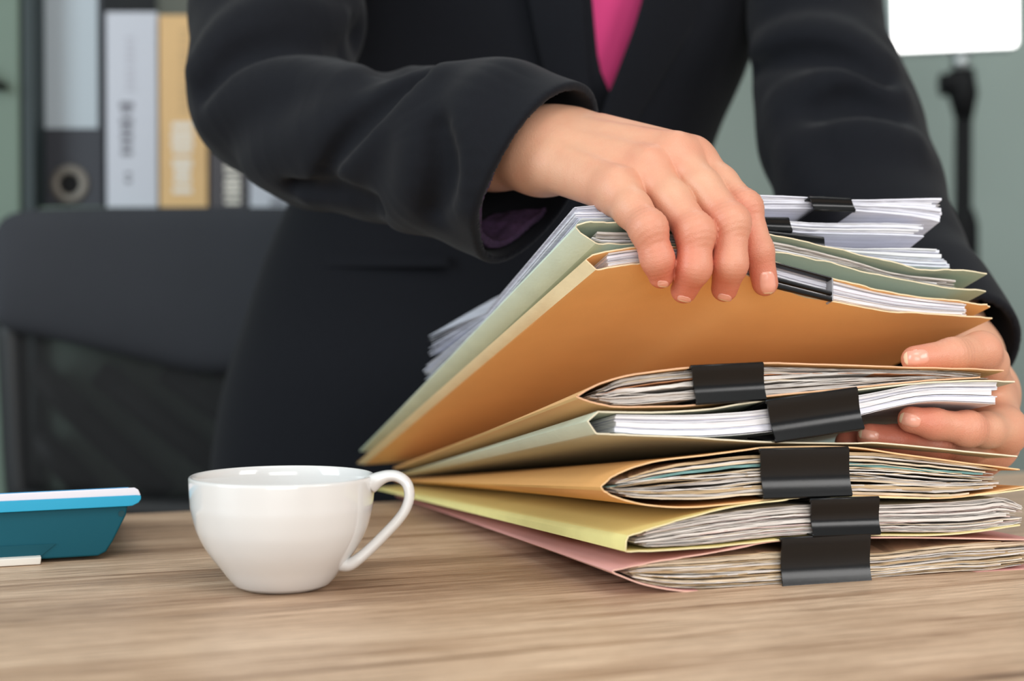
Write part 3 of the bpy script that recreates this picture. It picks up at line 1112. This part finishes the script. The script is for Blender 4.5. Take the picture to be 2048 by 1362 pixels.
def dk(x):
    return (DK - RX * YW) / (1 - YW * (x - 1024) / FPX)


def kp(x, y, off=0.0):
    p = P(x, y, dk(x))
    return p + off * uy


tl_ = lambda pts: [kp(*q) for q in pts]


def prism(name, outline, o0, o1, m, parent, drop=0.0, bev=0.002):
    """outline points on the yawed face, extruded along the desk's depth; the far end is lower"""
    A = [p + uy * o0 for p in outline]
    Bk = [np.array((*(p + uy * o1)[:2], max(TZ + 0.001, TZ + (p[2] - TZ) * (1 - drop)))) for p in outline]
    n = len(outline)
    F_ = [tuple(range(n)), tuple(range(2 * n - 1, n - 1, -1))] + [(i, i + n, (i + 1) % n + n, (i + 1) % n) for i in range(n)]
    o = fix_normals(obj(name, A + Bk, F_, m, parent))
    bevel(o, bev, 3)
    return o


prism('casing', tl_([(-330, 1034), (256, 1010), (252, 1030), (226, 1082), (212, 1104), (196, 1112), (-330, 1143)]), 0, 0.15, M_teal, calc, 0.66, 0.003)
prism('rim_band', tl_([(-330, 1017), (270, 989), (281, 990), (281, 997), (276, 1004), (264, 1010), (256, 1011), (-330, 1041)]), -0.003, 0.155, M_cyan, calc, 0.66, 0.0016)
prism('top_plate', tl_([(-330, 1003), (268, 974), (276, 978), (281, 990), (-330, 1017)]), -0.0025, 0.154, M_face, calc, 0.66, 0.0014)
top = [kp(-330, 1001, .002), kp(258, 973.3, .002)]
vv = []
for s_ in (0, 1):
    for p in top:
        q = p + uy * 0.045 * s_ - np.array((0, 0, 0.0005 + 0.0078 * s_))
        vv += [q, q - np.array((0, 0, .002))]
fix_normals(obj('display_window', vv, [(0, 2, 6, 4), (1, 5, 7, 3), (0, 1, 3, 2), (4, 6, 7, 5), (0, 4, 5, 1), (2, 3, 7, 6)], mat('blue_display_trim', C(70, 150, 196), 0.25), calc))
c = kp(243, 1027)
v, f = tube_vf([c - uy * .0004, c + uy * .001], 0.0018, 20)
obj('screw_hole', v, f, mat('dark_hole_teal', C(0, 62, 72), 0.7), calc)
vv = [kp(x, y, o) for o in (-.0006, .0006) for x, y in ((-300, 1107), (112, 1087), (80, 1113), (-300, 1134))]
fix_normals(obj('battery_cover', vv, [(0, 1, 2, 3), (4, 7, 6, 5), (0, 4, 5, 1), (1, 5, 6, 2), (2, 6, 7, 3), (3, 7, 4, 0)], mat('battery_cover_teal', C(0, 74, 88), 0.6, 0.25), calc))
vv = []
for o in (-.007, .02):
    for x, zt in ((-330, .0045), (82, .0045), (80, .0003), (-330, .0003)):
        q = kp(x, 1100, o)
        vv.append((q[0], q[1], TZ + zt))
bevel(fix_normals(obj('foot', vv, [(0, 1, 2, 3), (4, 7, 6, 5), (0, 4, 5, 1), (1, 5, 6, 2), (2, 6, 7, 3), (3, 7, 4, 0)], mat('white_rubber_foot', C(226, 222, 214), 0.7), calc, label='white rubber foot under the casing')), 0.0006, 2)
# ------------------------------------------------------------------ the person
person = empty('person', 'person in a black suit jacket and pink top, both hands on the pile of folders', 'person', (-0.02, 1.36, 0))


def pr(*q):
    return P(q[0], q[1], q[2])


# ---- hands: joints as (pixel x, pixel y, depth, radius)
R_FING = {
    'index': [(1390, 322, .811, .0110), (1440, 368, .798, .0100), (1490, 416, .783, .0090), (1518, 502, .777, .0078), (1530, 566, .780, .0072)],
    'middle': [(1352, 312, .803, .0112), (1405, 375, .786, .0104), (1461, 446, .769, .0101), (1460, 528, .766, .0093), (1449, 577, .776, .0073)],
    'ring': [(1298, 342, .796, .0112), (1345, 402, .778, .0104), (1391, 466, .762, .0101), (1388, 535, .760, .0092), (1368, 580, .770, .0073)],
    'pinky': [(1234, 384, .785, .0120), (1264, 418, .771, .0104), (1297, 458, .757, .0096), (1315, 518, .757, .0087), (1322, 551, .763, .0070)],
    'thumb': [(1205, 345, .865, .0130), (1300, 362, .868, .0108), (1370, 378, .862, .0092), (1408, 392, .855, .0078)],
}
R_WRIST = [(1160, 270, .860, .0150), (1120, 290, .855, .0160), (1095, 308, .848, .0160), (1072, 322, .840, .0148)]
R_ARM = [(560, 215, 1.01, .036), (800, 265, .93, .031), (985, 290, .880, .0265), (1085, 300, .850, .0245)]
L_FING = {
    'index': [(2008, 860, .822, .0122), (1972, 860, .803, .0098), (1936, 858, .792, .0092), (1868, 848, .786, .0083), (1822, 839, .784, .0073)],
    'middle': [(1986, 894, .838, .0120), (1930, 893, .815, .0098), (1875, 889, .804, .0092), (1795, 880, .799, .0083), (1740, 873, .797, .0073)],
    'ring': [(1962, 908, .856, .0118), (1890, 904, .835, .0095), (1825, 900, .826, .0088), (1745, 892, .818, .0080), (1695, 886, .815, .0072)],
    'pinky': [(1940, 912, .872, .0112), (1885, 913, .858, .0086), (1845, 912, .850, .0080), (1785, 908, .845, .0072), (1740, 904, .842, .0066)],
    'thumb': [(1978, 775, .866, .0140), (1974, 726, .832, .0116), (1962, 703, .813, .0108), (1905, 709, .796, .0088), (1830, 719, .788, .0076)],
}
L_WRIST = [(1972, 790, .888, .0150), (1962, 800, .894, .0150), (1950, 806, .900, .0145), (1940, 808, .906, .0135)]
L_ARM = [(1745, 420, 1.07, .037), (1850, 600, .985, .031), (1922, 715, .925, .0255), (1950, 778, .897, .0225)]


def make_hand(FING, WRIST, ARM, thumb_k=.007):
    J = {k: ([pr(*q) for q in v], [q[3] for q in v]) for k, v in FING.items()}
    Wp = [(pr(*q), q[3]) for q in WRIST]
    Ap = [(pr(*q), q[3]) for q in ARM]
    names = ['index', 'middle', 'ring', 'pinky']
    mi, mp = J['index'][0][0], J['pinky'][0][0]
    wc = sum(w for w, _ in Wp) / 4
    n = np.cross(mi - wc, mp - wc)
    n /= np.linalg.norm(n)
    view = np.array((0, 0, CAM_Z)) - wc
    if n @ view < 0:
        n = -n
    tend = []
    for k, nm in enumerate(names):
        m, r = J[nm][0][0], J[nm][1][0]
        w, rw = Wp[k]
        tend.append((w + (m - w) * 0.22 + n * rw * 0.74, m + n * r * 0.80))
    wr = []
    for nm in names:
        p, r = J[nm]
        ax = p[3] - p[1]
        ax /= np.linalg.norm(ax)
        wr.append((p[2], ax, 0.0085, 0.00060, 0.0030))
        ax = p[4] - p[2]
        ax /= np.linalg.norm(ax)
        wr.append((p[3], ax, 0.0065, 0.00045, 0.0026))
    if len(J['thumb'][0]) > 4:
        p = J['thumb'][0]
        ax = p[4] - p[2]
        ax /= np.linalg.norm(ax)
        wr.append((p[3], ax, 0.0085, 0.00060, 0.0032))

    def f(p):
        palm = None
        for k, nm in enumerate(names):
            m, r = J[nm][0][0], J[nm][1][0]
            d = cone(p, Wp[k][0], m, Wp[k][1], r)
            palm = d if palm is None else smin(palm, d, .015)
        arm = None
        for a, b in zip(Ap[:-1], Ap[1:]):
            d = cone(p, a[0], b[0], a[1], b[1])
            arm = d if arm is None else smin(arm, d, .01)
        palm = smin(palm, arm, .018)
        for a, b in tend:
            palm = smin(palm, cone(p, a, b, .0030, .0036), .006)
        fing = None
        for nm in names:
            pts, r = J[nm]
            d = None
            for i in range(len(pts) - 1):
                c = cone(p, pts[i], pts[i + 1], r[i], r[i + 1])
                d = c if d is None else smin(d, c, .004)
            d = smin(d, ball(p, pts[2] + (n * 0.0004), r[2]), .004)
            fing = d if fing is None else smin(fing, d, .0010)
        pts, r = J['thumb']
        th = None
        for i in range(len(pts) - 1):
            c = cone(p, pts[i], pts[i + 1], r[i], r[i + 1])
            th = c if th is None else smin(th, c, .005)
        d = smin(palm, fing, .0075)
        d = smin(d, th, thumb_k)
        for c, ax, sg, am, la in wr:
            q = p - c
            s = q @ ax
            e = np.exp(-(q * q).sum(1) / (sg * sg * 1.6))
            d = d + am * e * (0.5 + 0.5 * np.cos(2 * math.pi * s / la))
        return d
    return f, J, n


fR, JR, nR = make_hand(R_FING, R_WRIST, R_ARM)
fL, JL, nL = make_hand(L_FING, L_WRIST, L_ARM, .010)


def bounds(J, extra, pad):
    pts = np.array([p for v in J.values() for p in v[0]] + extra)
    return pts.min(0) - pad, pts.max(0) + pad


vR, FR = iso(fR, *bounds(JR, [pr(*q) for q in R_WRIST] + [P(985, 290, .88), P(800, 265, .93)], .03), .00095)
vL, FL = iso(fL, *bounds(JL, [pr(*q) for q in L_WRIST] + [P(1922, 715, .925)], .03), .0011)
# upper arms and trunk under the clothes, coarser
tor = [(np.array((-.01, 1.31, .80)), .135, .095), (np.array((-.01, 1.29, 1.00)), .115, .085), (np.array((0.0, 1.265, 1.20)), .125, .09), (np.array((0.005, 1.245, 1.36)), .12, .08)]


def fT(p):
    d = None
    for i in range(3):
        a, b = tor[i], tor[i + 1]
        q = p.copy()
        c = a[0]
        sc = np.array((0.68, 1.0, 1.0))
        q = c + (q - c) * sc
        bb = c + (b[0] - c) * sc
        e = cone(q, c, bb, a[2], b[2])
        d = e if d is None else smin(d, e, .03)
    d = smin(d, cone(p, np.array((0.005, 1.245, 1.38)), np.array((0.005, 1.22, 1.52)), .06, .052), .05)
    for sh, mi_, el, w in ((P(575, -330, 1.20), P(556, 40, 1.065), P(560, 215, 1.01), P(800, 265, .93)), (P(1600, -330, 1.235), P(1650, 110, 1.16), P(1745, 420, 1.07), P(1922, 715, .925))):
        d = smin(d, cone(p, np.array((0.005, 1.245, 1.37)), sh, .055, .042), .03)
        d = smin(d, cone(p, sh, mi_, .042, .038), .015)
        d = smin(d, cone(p, mi_, el, .038, .034), .01)
        d = smin(d, cone(p, el, w, .034, .0255), .01)
    return d


vT, FT = iso(fT, (-.42, .84, .66), (.42, 1.42, 1.56), .008)
V = np.concatenate([vR, vL, vT])
F = np.concatenate([FR, FL + len(vR), FT + len(vR) + len(vL)])


def skin_mat():
    m, n, l, b = new_mat('skin')
    at = n.new('ShaderNodeAttribute')
    at.attribute_name = 'flush'
    tc = n.new('ShaderNodeTexCoord')
    t = n.new('ShaderNodeTexNoise')
    t.inputs['Scale'].default_value = 90
    t.inputs['Detail'].default_value = 6
    l.new(tc.outputs['Object'], t.inputs['Vector'])
    mx = n.new('ShaderNodeMix')
    mx.data_type = 'RGBA'
    mx.inputs[6].default_value = C(216, 164, 134)
    mx.inputs[7].default_value = C(208, 122, 98)
    ad = n.new('ShaderNodeMath')
    ad.operation = 'MULTIPLY_ADD'
    l.new(t.outputs['Fac'], ad.inputs[0])
    ad.inputs[1].default_value = 0.5
    ad.inputs[2].default_value = -0.22
    su = n.new('ShaderNodeMath')
    su.operation = 'ADD'
    su.use_clamp = True
    l.new(ad.outputs[0], su.inputs[0])
    l.new(at.outputs['Fac'], su.inputs[1])
    l.new(su.outputs[0], mx.inputs['Factor'])
    l.new(mx.outputs[2], b.inputs['Base Color'])
    b.inputs['Roughness'].default_value = 0.42
    b.inputs['Specular IOR Level'].default_value = 0.4
    b.inputs['Subsurface Weight'].default_value = 0.07
    b.inputs['Subsurface Radius'].default_value = (1.0, 0.35, 0.2)
    b.inputs['Subsurface Scale'].default_value = 0.004
    v = n.new('ShaderNodeTexVoronoi')
    v.inputs['Scale'].default_value = 1300
    l.new(tc.outputs['Object'], v.inputs['Vector'])
    t2 = n.new('ShaderNodeTexNoise')
    t2.inputs['Scale'].default_value = 500
    l.new(tc.outputs['Object'], t2.inputs['Vector'])
    s2 = n.new('ShaderNodeMath')
    s2.operation = 'ADD'
    l.new(v.outputs['Distance'], s2.inputs[0])
    l.new(t2.outputs['Fac'], s2.inputs[1])
    bp = n.new('ShaderNodeBump')
    bp.inputs['Strength'].default_value = 0.28
    bp.inputs['Distance'].default_value = 0.0004
    l.new(s2.outputs[0], bp.inputs['Height'])
    # knuckle creases: waves along each finger, strongest over its joints
    ws, wm = n.new('ShaderNodeAttribute'), n.new('ShaderNodeAttribute')
    ws.attribute_name, wm.attribute_name = 'along', 'crease'

    def mth(op, a, c, clamp=False):
        x = n.new('ShaderNodeMath')
        x.operation = op
        x.use_clamp = clamp
        for i_, q in enumerate((a, c)):
            if q is None:
                continue
            if isinstance(q, float):
                x.inputs[i_].default_value = q
            else:
                l.new(q, x.inputs[i_])
        return x.outputs[0]
    t3 = n.new('ShaderNodeTexNoise')
    t3.inputs['Scale'].default_value = 240
    t3.inputs['Detail'].default_value = 2
    l.new(tc.outputs['Object'], t3.inputs['Vector'])
    ang = mth('ADD', mth('MULTIPLY', ws.outputs['Fac'], 2 * math.pi / 0.0016), mth('MULTIPLY', t3.outputs['Fac'], 9.0))
    wave = mth('MULTIPLY', mth('POWER', mth('ABSOLUTE', mth('SINE', ang, None), None), 0.5), wm.outputs['Fac'])
    b2 = n.new('ShaderNodeBump')
    b2.inputs['Strength'].default_value = 1.0
    b2.inputs['Distance'].default_value = 0.0008
    l.new(wave, b2.inputs['Height'])
    l.new(bp.outputs['Normal'], b2.inputs['Normal'])
    l.new(b2.outputs['Normal'], b.inputs['Normal'])
    return m


M_skin = skin_mat()
body = obj('body', V, F, M_skin, person, True)
fl = np.zeros(len(V))
for J in (JR, JL):
    for nm, (pts, r) in J.items():
        for k, (amp, sg) in {2: (0.65, .010), 3: (0.40, .009), 4: (0.75, .012), 0: (0.28, .014)}.items():
            if k < len(pts):
                q = V - pts[k]
                fl += amp * np.exp(-(q * q).sum(1) / (2 * sg * sg))
al, cr = np.zeros(len(V)), np.zeros(len(V))
near_f = {}
for J in (JR, JL):
    dd = {nm: np.min([cone(V, p[i], p[i + 1], r[i], r[i + 1]) for i in range(len(p) - 1)], axis=0) for nm, (p, r) in J.items()}
    best = np.min(list(dd.values()), axis=0)
    near_f[id(J)] = {nm: (x <= best + 1e-9).astype(float) for nm, x in dd.items()}
for J in (JR, JL):
    for nm, (pts, r) in J.items():
        for k in (2, 3):
            if k + 1 >= len(pts):
                continue
            ax = pts[k + 1] - pts[k - 1]
            ax /= np.linalg.norm(ax)
            q = V - pts[k]
            own = near_f[id(J)][nm]
            w = own * (1.0 if k == 2 else 0.75) * np.exp(-((q * q).sum(1) - 0.5 * r[k] ** 2) / (2 * .0058 ** 2))
            w = np.clip((np.minimum(w, 1) - .3) / .7, 0, 1)
            s_ = w > cr
            cr[s_] = w[s_]
            al[s_] = (q @ ax)[s_]
for nm_, arr in (('along', al), ('crease', cr)):
    a_ = body.data.attributes.new(nm_, 'FLOAT', 'POINT')
    a_.data.foreach_set('value', arr.astype(np.float32))
at = body.data.attributes.new('flush', 'FLOAT', 'POINT')
at.data.foreach_set('value', np.clip(fl, 0, 1).astype(np.float32))

M_nail = mat('pink_fingernail', C(232, 164, 142), 0.28, 0.5, coat=0.3)
M_nailtip = mat('nail_free_edge', C(240, 212, 180), 0.3)


def nail(f, c, ax, hl, hw, d0=.70, tipfrac=0.72):
    ax = np.array(ax, float)
    ax /= np.linalg.norm(ax)
    pe = np.array((-ax[1], ax[0]))
    n, m = 13, 9
    idx, Vn, dep = {}, [], []
    px = []
    for i in range(n):
        v = -1 + 2 * i / (n - 1)
        wv = (1 - abs(v) ** 3.5) ** (1 / 2.2) if abs(v) < 1 else 0.0
        wv = max(wv, 0.35)
        for j in range(m):
            u = (-1 + 2 * j / (m - 1)) * wv
            q = np.array(c) + ax * hl * v + pe * hw * u
            px.append(q)
            dep.append(hit(f, q[0], q[1], d0, 1.0))
    good = [d for d in dep if d]
    if not good:
        return None
    dm = max(good)
    for i in range(n):
        for j in range(m):
            k = i * m + j
            e = max(abs(-1 + 2 * i / (n - 1)), abs(-1 + 2 * j / (m - 1)))
            d = (dep[k] if dep[k] and dep[k] < np.median(good) + .006 else min(dm, np.median(good) + .005))
            lift = 0.00045 * (1 - e ** 6) - (0.0004 if e > 0.99 else 0)
            Vn.append(P(px[k][0], px[k][1], d - lift))
    back = [v + np.array((0, .0006, 0)) for v in Vn]
    N = n * m
    Fc, mi = [], []
    for i in range(n - 1):
        for j in range(m - 1):
            a = i * m + j
            Fc.append((a, a + 1, a + m + 1, a + m))
            mi.append(1 if (-1 + 2 * (i + 0.5) / (n - 1)) > tipfrac else 0)
            Fc.append((N + a, N + a + m, N + a + m + 1, N + a + 1))
            mi.append(0)
    ring = [j for j in range(m)] + [i * m + m - 1 for i in range(1, n)] + [(n - 1) * m + j for j in range(m - 2, -1, -1)] + [i * m for i in range(n - 2, 0, -1)]
    for a, b in zip(ring, ring[1:] + ring[:1]):
        Fc.append((a, N + a, N + b, b))
        mi.append(0)
    return fix_normals(obj('fingernail', Vn + back, Fc, [M_nail, M_nailtip], body, True, mi))


nail(fR, (1535, 565), (0.10, 1), 24, 17.5, tipfrac=0.86)
nail(fR, (1449, 595), (-.25, 1), 7, 15)
nail(fR, (1368, 598), (-.25, 1), 6, 15)
nail(fR, (1326, 568), (-.1, 1), 7, 12)
nail(fL, (1833, 715), (-1, .10), 27, 17)
nail(fL, (1820, 840), (-1, -.30), 23, 14)
nail(fL, (1738, 870), (-1, -.15), 22, 11)

# ---- jacket trunk
M_suit = mat('black_suit_wool', C(17, 19, 25), 0.85, 0.16, var=0.12, vscale=220, bump=0.2, bscale=2200, sheen=0.06)
M_suit.node_tree.nodes['Principled BSDF'].inputs['Sheen Roughness'].default_value = 0.5
# rows: pixel y, left px, right px, centre depth, half depth
ROWS = [(-760, 905, 1165, 1.235, .07), (-700, 800, 1270, 1.235, .08), (-600, 560, 1510, 1.24, .09), (-430, 500, 1580, 1.245, .10), (-250, 545, 1560, 1.25, .115), (-100, 590, 1535, 1.255, .125), (0, 615, 1512, 1.26, .125), (130, 640, 1488, 1.27, .122), (280, 628, 1425, 1.28, .118), (400, 588, 1398, 1.29, .120),
        (520, 540, 1410, 1.30, .125), (650, 497, 1440, 1.31, .130), (750, 462, 1470, 1.315, .135), (850, 440, 1490, 1.32, .140), (950, 428, 1500, 1.32, .142), (1150, 424, 1505, 1.32, .142), (1330, 424, 1505, 1.32, .142)]
RW = catmull(ROWS, 5)


def row(py):
    i = [np.interp(py, RW[:, 0], RW[:, k]) for k in range(1, 5)]
    return i


def dfront(px, py):
    l, r, dc, b = row(py)
    u = (px - (l + r) / 2) / ((r - l) / 2)
    return dc - b * (max(0.0, 1 - abs(min(1, max(-1, u))) ** 2.3)) ** (1 / 2.3)


def open_edges(py):
    a = np.interp(py, [-760, -300, 0, 180, 225, 260, 400, 1330], [1010, 1100, 1162, 1178, 1196, 1204, 1215, 1245])
    b = np.interp(py, [-760, -300, 0, 120, 225, 260, 400, 1330], [1080, 1330, 1287, 1246, 1202, 1204, 1215, 1245])
    return a, b


V, F = [], []
NC = 110
for py in RW[:, 0]:
    l, r, dc, b = row(py)
    a, c = open_edges(py)
    hw = (r - l) / 2
    mid = (l + r) / 2
    # angle measured from the front; run from the right front edge round the back to the left front edge
    t0 = math.asin(max(-.95, min(.95, (c - mid) / hw)))
    t1 = 2 * math.pi + math.asin(max(-.95, min(.95, (a - mid) / hw)))
    if py > 225:
        t1 += 0.03
    for j in range(NC + 1):
        th = t0 + (t1 - t0) * j / NC
        s, cth = math.sin(th), math.cos(th)
        k = (abs(s) ** 2.3 + abs(cth) ** 2.3) ** (-1 / 2.3)
        px = mid + hw * s * k
        d = dc - b * cth * k
        if py > 225 and j > NC - 4:
            d += 0.004
        # scale pixel half width about the centre depth so that the section is a true oval
        X = (mid - 1024) / FPX * dc + (hw / FPX * dc) * s * k
        v = P(1024, py, dc)
        V.append((X, d, v[2]))
n_r = len(RW)
V = np.array(V)
nz = vnoise(V * np.array((22, 22, 11)), 3) * 0.0035 + vnoise(V * np.array((45, 45, 30)), 5) * 0.0012
ctr = np.array((-.01, 1.29, 0))
out_ = V - ctr
out_[:, 2] = 0
out_ /= np.linalg.norm(out_, axis=1)[:, None]
V = V + out_ * nz[:, None]
m = NC + 1
for i in range(n_r - 1):
    for j in range(NC):
        F.append((i * m + j, i * m + j + 1, (i + 1) * m + j + 1, (i + 1) * m + j))
jacket = fix_normals(obj('jacket', V, F, M_suit, person, True))
so = jacket.modifiers.new('thickness', 'SOLIDIFY')
so.thickness = 0.003
so.offset = -1


def patch(name, rows_, m_, parent, lift, th=0.003, nu=14, edge_soft=0.0, wob=0.0):
    """cloth panel laid on the trunk front; rows_ of (py, left px, right px)"""
    R_ = catmull(rows_, 6)
    Vv = []
    for side in (0, 1):
        for py, a, b in R_:
            for j in range(nu + 1):
                u = j / nu
                px = a + (b - a) * u
                # the pixel is where it shows; move along its own view ray to the cloth surface
                d = dfront(px, py) - lift(u) + (th if side else 0) + wob * math.sin(px * .05 + py * .02)
                Vv.append(P(px, py, d))
    k = nu + 1
    n_ = len(R_)
    N = n_ * k
    Fc = []
    for i in range(n_ - 1):
        for j in range(nu):
            a = i * k + j
            Fc += [(a, a + 1, a + k + 1, a + k), (N + a, N + a + k, N + a + k + 1, N + a + 1)]
    ring = list(range(k)) + [i * k + nu for i in range(1, n_)] + [(n_ - 1) * k + j for j in range(nu - 1, -1, -1)] + [i * k for i in range(n_ - 2, 0, -1)]
    for a, b in zip(ring, ring[1:] + ring[:1]):
        Fc.append((a, N + a, N + b, b))
    return fix_normals(obj(name, Vv, Fc, m_, parent, True))


patch('lapel', [(-520, 1000, 1080), (-300, 985, 1102), (-100, 1030, 1146), (0, 1056, 1166), (90, 1074, 1173), (180, 1102, 1180), (225, 1160, 1196)], M_suit, jacket, lambda u: .006 + .006 * math.sin(math.pi * min(1, u * .5)) , .003)
patch('lapel', [(-520, 1180, 1420), (-300, 1322, 1560), (-100, 1310, 1475), (0, 1284, 1418), (60, 1266, 1382), (140, 1236, 1334), (240, 1200, 1274), (330, 1200, 1225)], M_suit, jacket, lambda u: .006 + .007 * math.sin(math.pi * min(1, .5 + u * .5)), .003)
patch('pocket_flap', [(512, 598, 896), (522, 596, 897), (534, 594, 898)], M_suit, jacket, lambda u: .0085, .004, 20)
patch('blouse', [(-600, 900, 1250), (-300, 1060, 1370), (-100, 1110, 1340), (0, 1120, 1320), (100, 1130, 1300), (200, 1140, 1270), (300, 1150, 1250)],
      mat('raspberry_pink_blouse', C(216, 66, 128), 0.75, 0.2, bump=0.2, bscale=900, sheen=0.3), person, lambda u: -.012, .003, 16, wob=.0015)

# ---- sleeves
def chain_f(nodes, k=.02):
    Np = [(pr(*q), q[3]) for q in nodes]

    def f(p):
        d = None
        for a, b in zip(Np[:-1], Np[1:]):
            e = cone(p, a[0], b[0], a[1], b[1])
            d = e if d is None else smin(d, e, k)
        return d
    return f


SR = [(590, -420, 1.235, .070), (565, -200, 1.14, .064), (556, 40, 1.065, .0610), (540, 150, 1.03, .0545), (536, 200, 1.012, .0490), (645, 268, .972, .0465), (770, 283, .935, .0485), (900, 305, .900, .0485), (1000, 300, .875, .0505), (1125, 352, .845, .0490), (1250, 415, .815, .049)]
fR0 = chain_f(SR)
bul = (P(995, 395, .868), P(1120, 460, .85))


def fR1(p):
    return smin(fR0(p), cone(p, bul[0], bul[1], .031, .033), .03)


def folds(base, ridges, grooves, kr=.026, kg=.018):
    R_, G_ = [], []
    for lst, dst in ((ridges, R_), (grooves, G_)):
        for pts, rad, sink in lst:
            c = catmull(pts, 3)
            q = []
            for x, y in c:
                d = hit(base, x, y, .6, 1.5)
                if d:
                    q.append(P(x, y, d + sink))
            if len(q) > 1:
                dst.append((np.array(q), rad))

    def f(p):
        d = base(p)
        for q, r in R_:
            e = None
            n = len(q) - 1
            for i in range(n):
                ra = r * (0.35 + 0.65 * math.sin(math.pi * (i + .01) / n))
                rb = r * (0.35 + 0.65 * math.sin(math.pi * (i + .99) / n))
                c = cone(p, q[i], q[i + 1], ra, rb)
                e = c if e is None else np.minimum(e, c)
            d = smin(d, e, kr)
        for q, r in G_:
            e = None
            n = len(q) - 1
            for i in range(n):
                ra = r * (0.35 + 0.65 * math.sin(math.pi * (i + .01) / n))
                rb = r * (0.35 + 0.65 * math.sin(math.pi * (i + .99) / n))
                c = cone(p, q[i], q[i + 1], ra, rb)
                e = c if e is None else np.minimum(e, c)
            d = smax(d, -e, kg)
        return d
    return f


fR2 = folds(fR1,
            [([(868, 168), (800, 205), (735, 265), (680, 330), (625, 375)], .012, .008),
             ([(838, 240), (850, 300), (838, 380), (805, 425)], .010, .009),
             ([(1010, 160), (960, 215), (945, 300), (955, 400)], .011, .010),
             ([(405, 135), (470, 70), (560, 30), (670, 45)], .012, .008),
             ([(430, 240), (500, 190), (590, 165), (680, 175)], .012, .010),
             ([(520, 330), (600, 290), (690, 230)], .010, .010)],
            [([(712, 60), (745, 100), (800, 140)], .008, -.002),
             ([(845, 160), (765, 215), (705, 275), (655, 340)], .006, -.002),
             ([(410, 185), (480, 115), (600, 90), (690, 110)], .006, -.002),
             ([(880, 260), (890, 340), (870, 420)], .007, -.002),
             ([(590, 365), (680, 385), (760, 410)], .006, -.002)])
Tp, Bp_, Np_ = P(1196, 216, .868), P(998, 500, .866), P(1010, 345, .822)
nc = np.cross(Bp_ - Tp, Np_ - Tp)
nc /= np.linalg.norm(nc)
axd = P(1085, 300, .85) - P(900, 305, .9)
if nc @ axd < 0:
    nc = -nc
vn = lambda p, s: vnoise(p * 28, s) * .0016 + vnoise(p * 60, s + 1) * .0006


def fSR(p):
    d = fR2(p) + vn(p, 11)
    pl = (p - Tp) @ nc
    inner_ = d + .0052
    near = smax(inner_, -(pl + .11), .01)
    return np.maximum(smax(d, pl, .003), -near)


nodes = np.array([pr(*q) for q in SR[:-1]])
v, F = iso(fSR, nodes.min(0) - .09, nodes.max(0) + .09, .0018, newton=2)
obj('sleeve', v, F, M_suit, jacket, True)


def fLin(p):
    d = fR2(p) + .0095 + vnoise(p * 190, 31) * .0022 + vnoise(p * 420, 32) * .0009
    pl = (p - Tp) @ nc
    ring = np.maximum(np.abs(d) - .0024, np.abs(pl + .020) - .014)
    low = (p - P(1040, 420, .86)) @ np.array((0, 0.2, 1.0))
    return np.maximum(ring, low - .012)


v, F = iso(fLin, np.min([Tp, Bp_, Np_], 0) - .06, np.max([Tp, Bp_, Np_], 0) + .06, .0016, newton=1)
obj('cuff_lining', v, F, mat('dark_purple_lining', C(70, 46, 78), 0.9, var=0.5, vscale=260, bump=0.5, bscale=900), jacket, True, label='dark purple textured lining inside the cuff')

SL = [(1590, -420, 1.245, .070), (1615, -200, 1.215, .062), (1630, 40, 1.175, .0505), (1658, 180, 1.14, .0555), (1680, 270, 1.115, .0605), (1722, 390, 1.075, .0590), (1768, 510, 1.03, .0530), (1840, 620, .975, .0465), (1893, 690, .94, .0425), (1930, 745, .912, .042)]
fL0 = chain_f(SL)
fL1 = folds(fL0,
            [([(1500, 110), (1580, 82), (1680, 90), (1760, 130)], .012, .008), ([(1600, 190), (1680, 175), (1790, 200)], .012, .009), ([(1620, 290), (1720, 270), (1820, 290)], .010, .009), ([(1560, 210), (1590, 300), (1640, 390)], .010, .010)],
            [([(1510, 135), (1590, 112), (1680, 118), (1765, 160)], .006, -.002), ([(1640, 220), (1700, 205), (1780, 225)], .010, -.001)])
ca, cb = P(1840, 620, .975), P(1930, 745, .912)
nl = (cb - ca) / np.linalg.norm(cb - ca)
cp = ca + nl * (np.linalg.norm(P(1905, 705, .93) - ca))


def fSL(p):
    d = fL1(p) + vn(p, 21)
    pl = (p - cp) @ nl
    near = smax(d + .0052, -(pl + .08), .01)
    return np.maximum(smax(d, pl, .003), -near)


nodes = np.array([pr(*q) for q in SL])
v, F = iso(fSL, nodes.min(0) - .08, nodes.max(0) + .08, .0030, newton=2)
obj('sleeve', v, F, M_suit, jacket, True)

# ---- trousers, down to the floor behind the desk
parts = []
for s in (-1, 1):
    parts.append(tube_vf(catmull([(s * .085, 1.33, .74), (.02 + s * .082, 1.34, .50), (.03 + s * .082, 1.35, .28), (.03 + s * .085, 1.36, .0)], 6), [.095 - .0018 * i for i in range(19)], 28))
v, F = join_vf(*parts)
obj('trousers', v, F, M_suit, person, True)
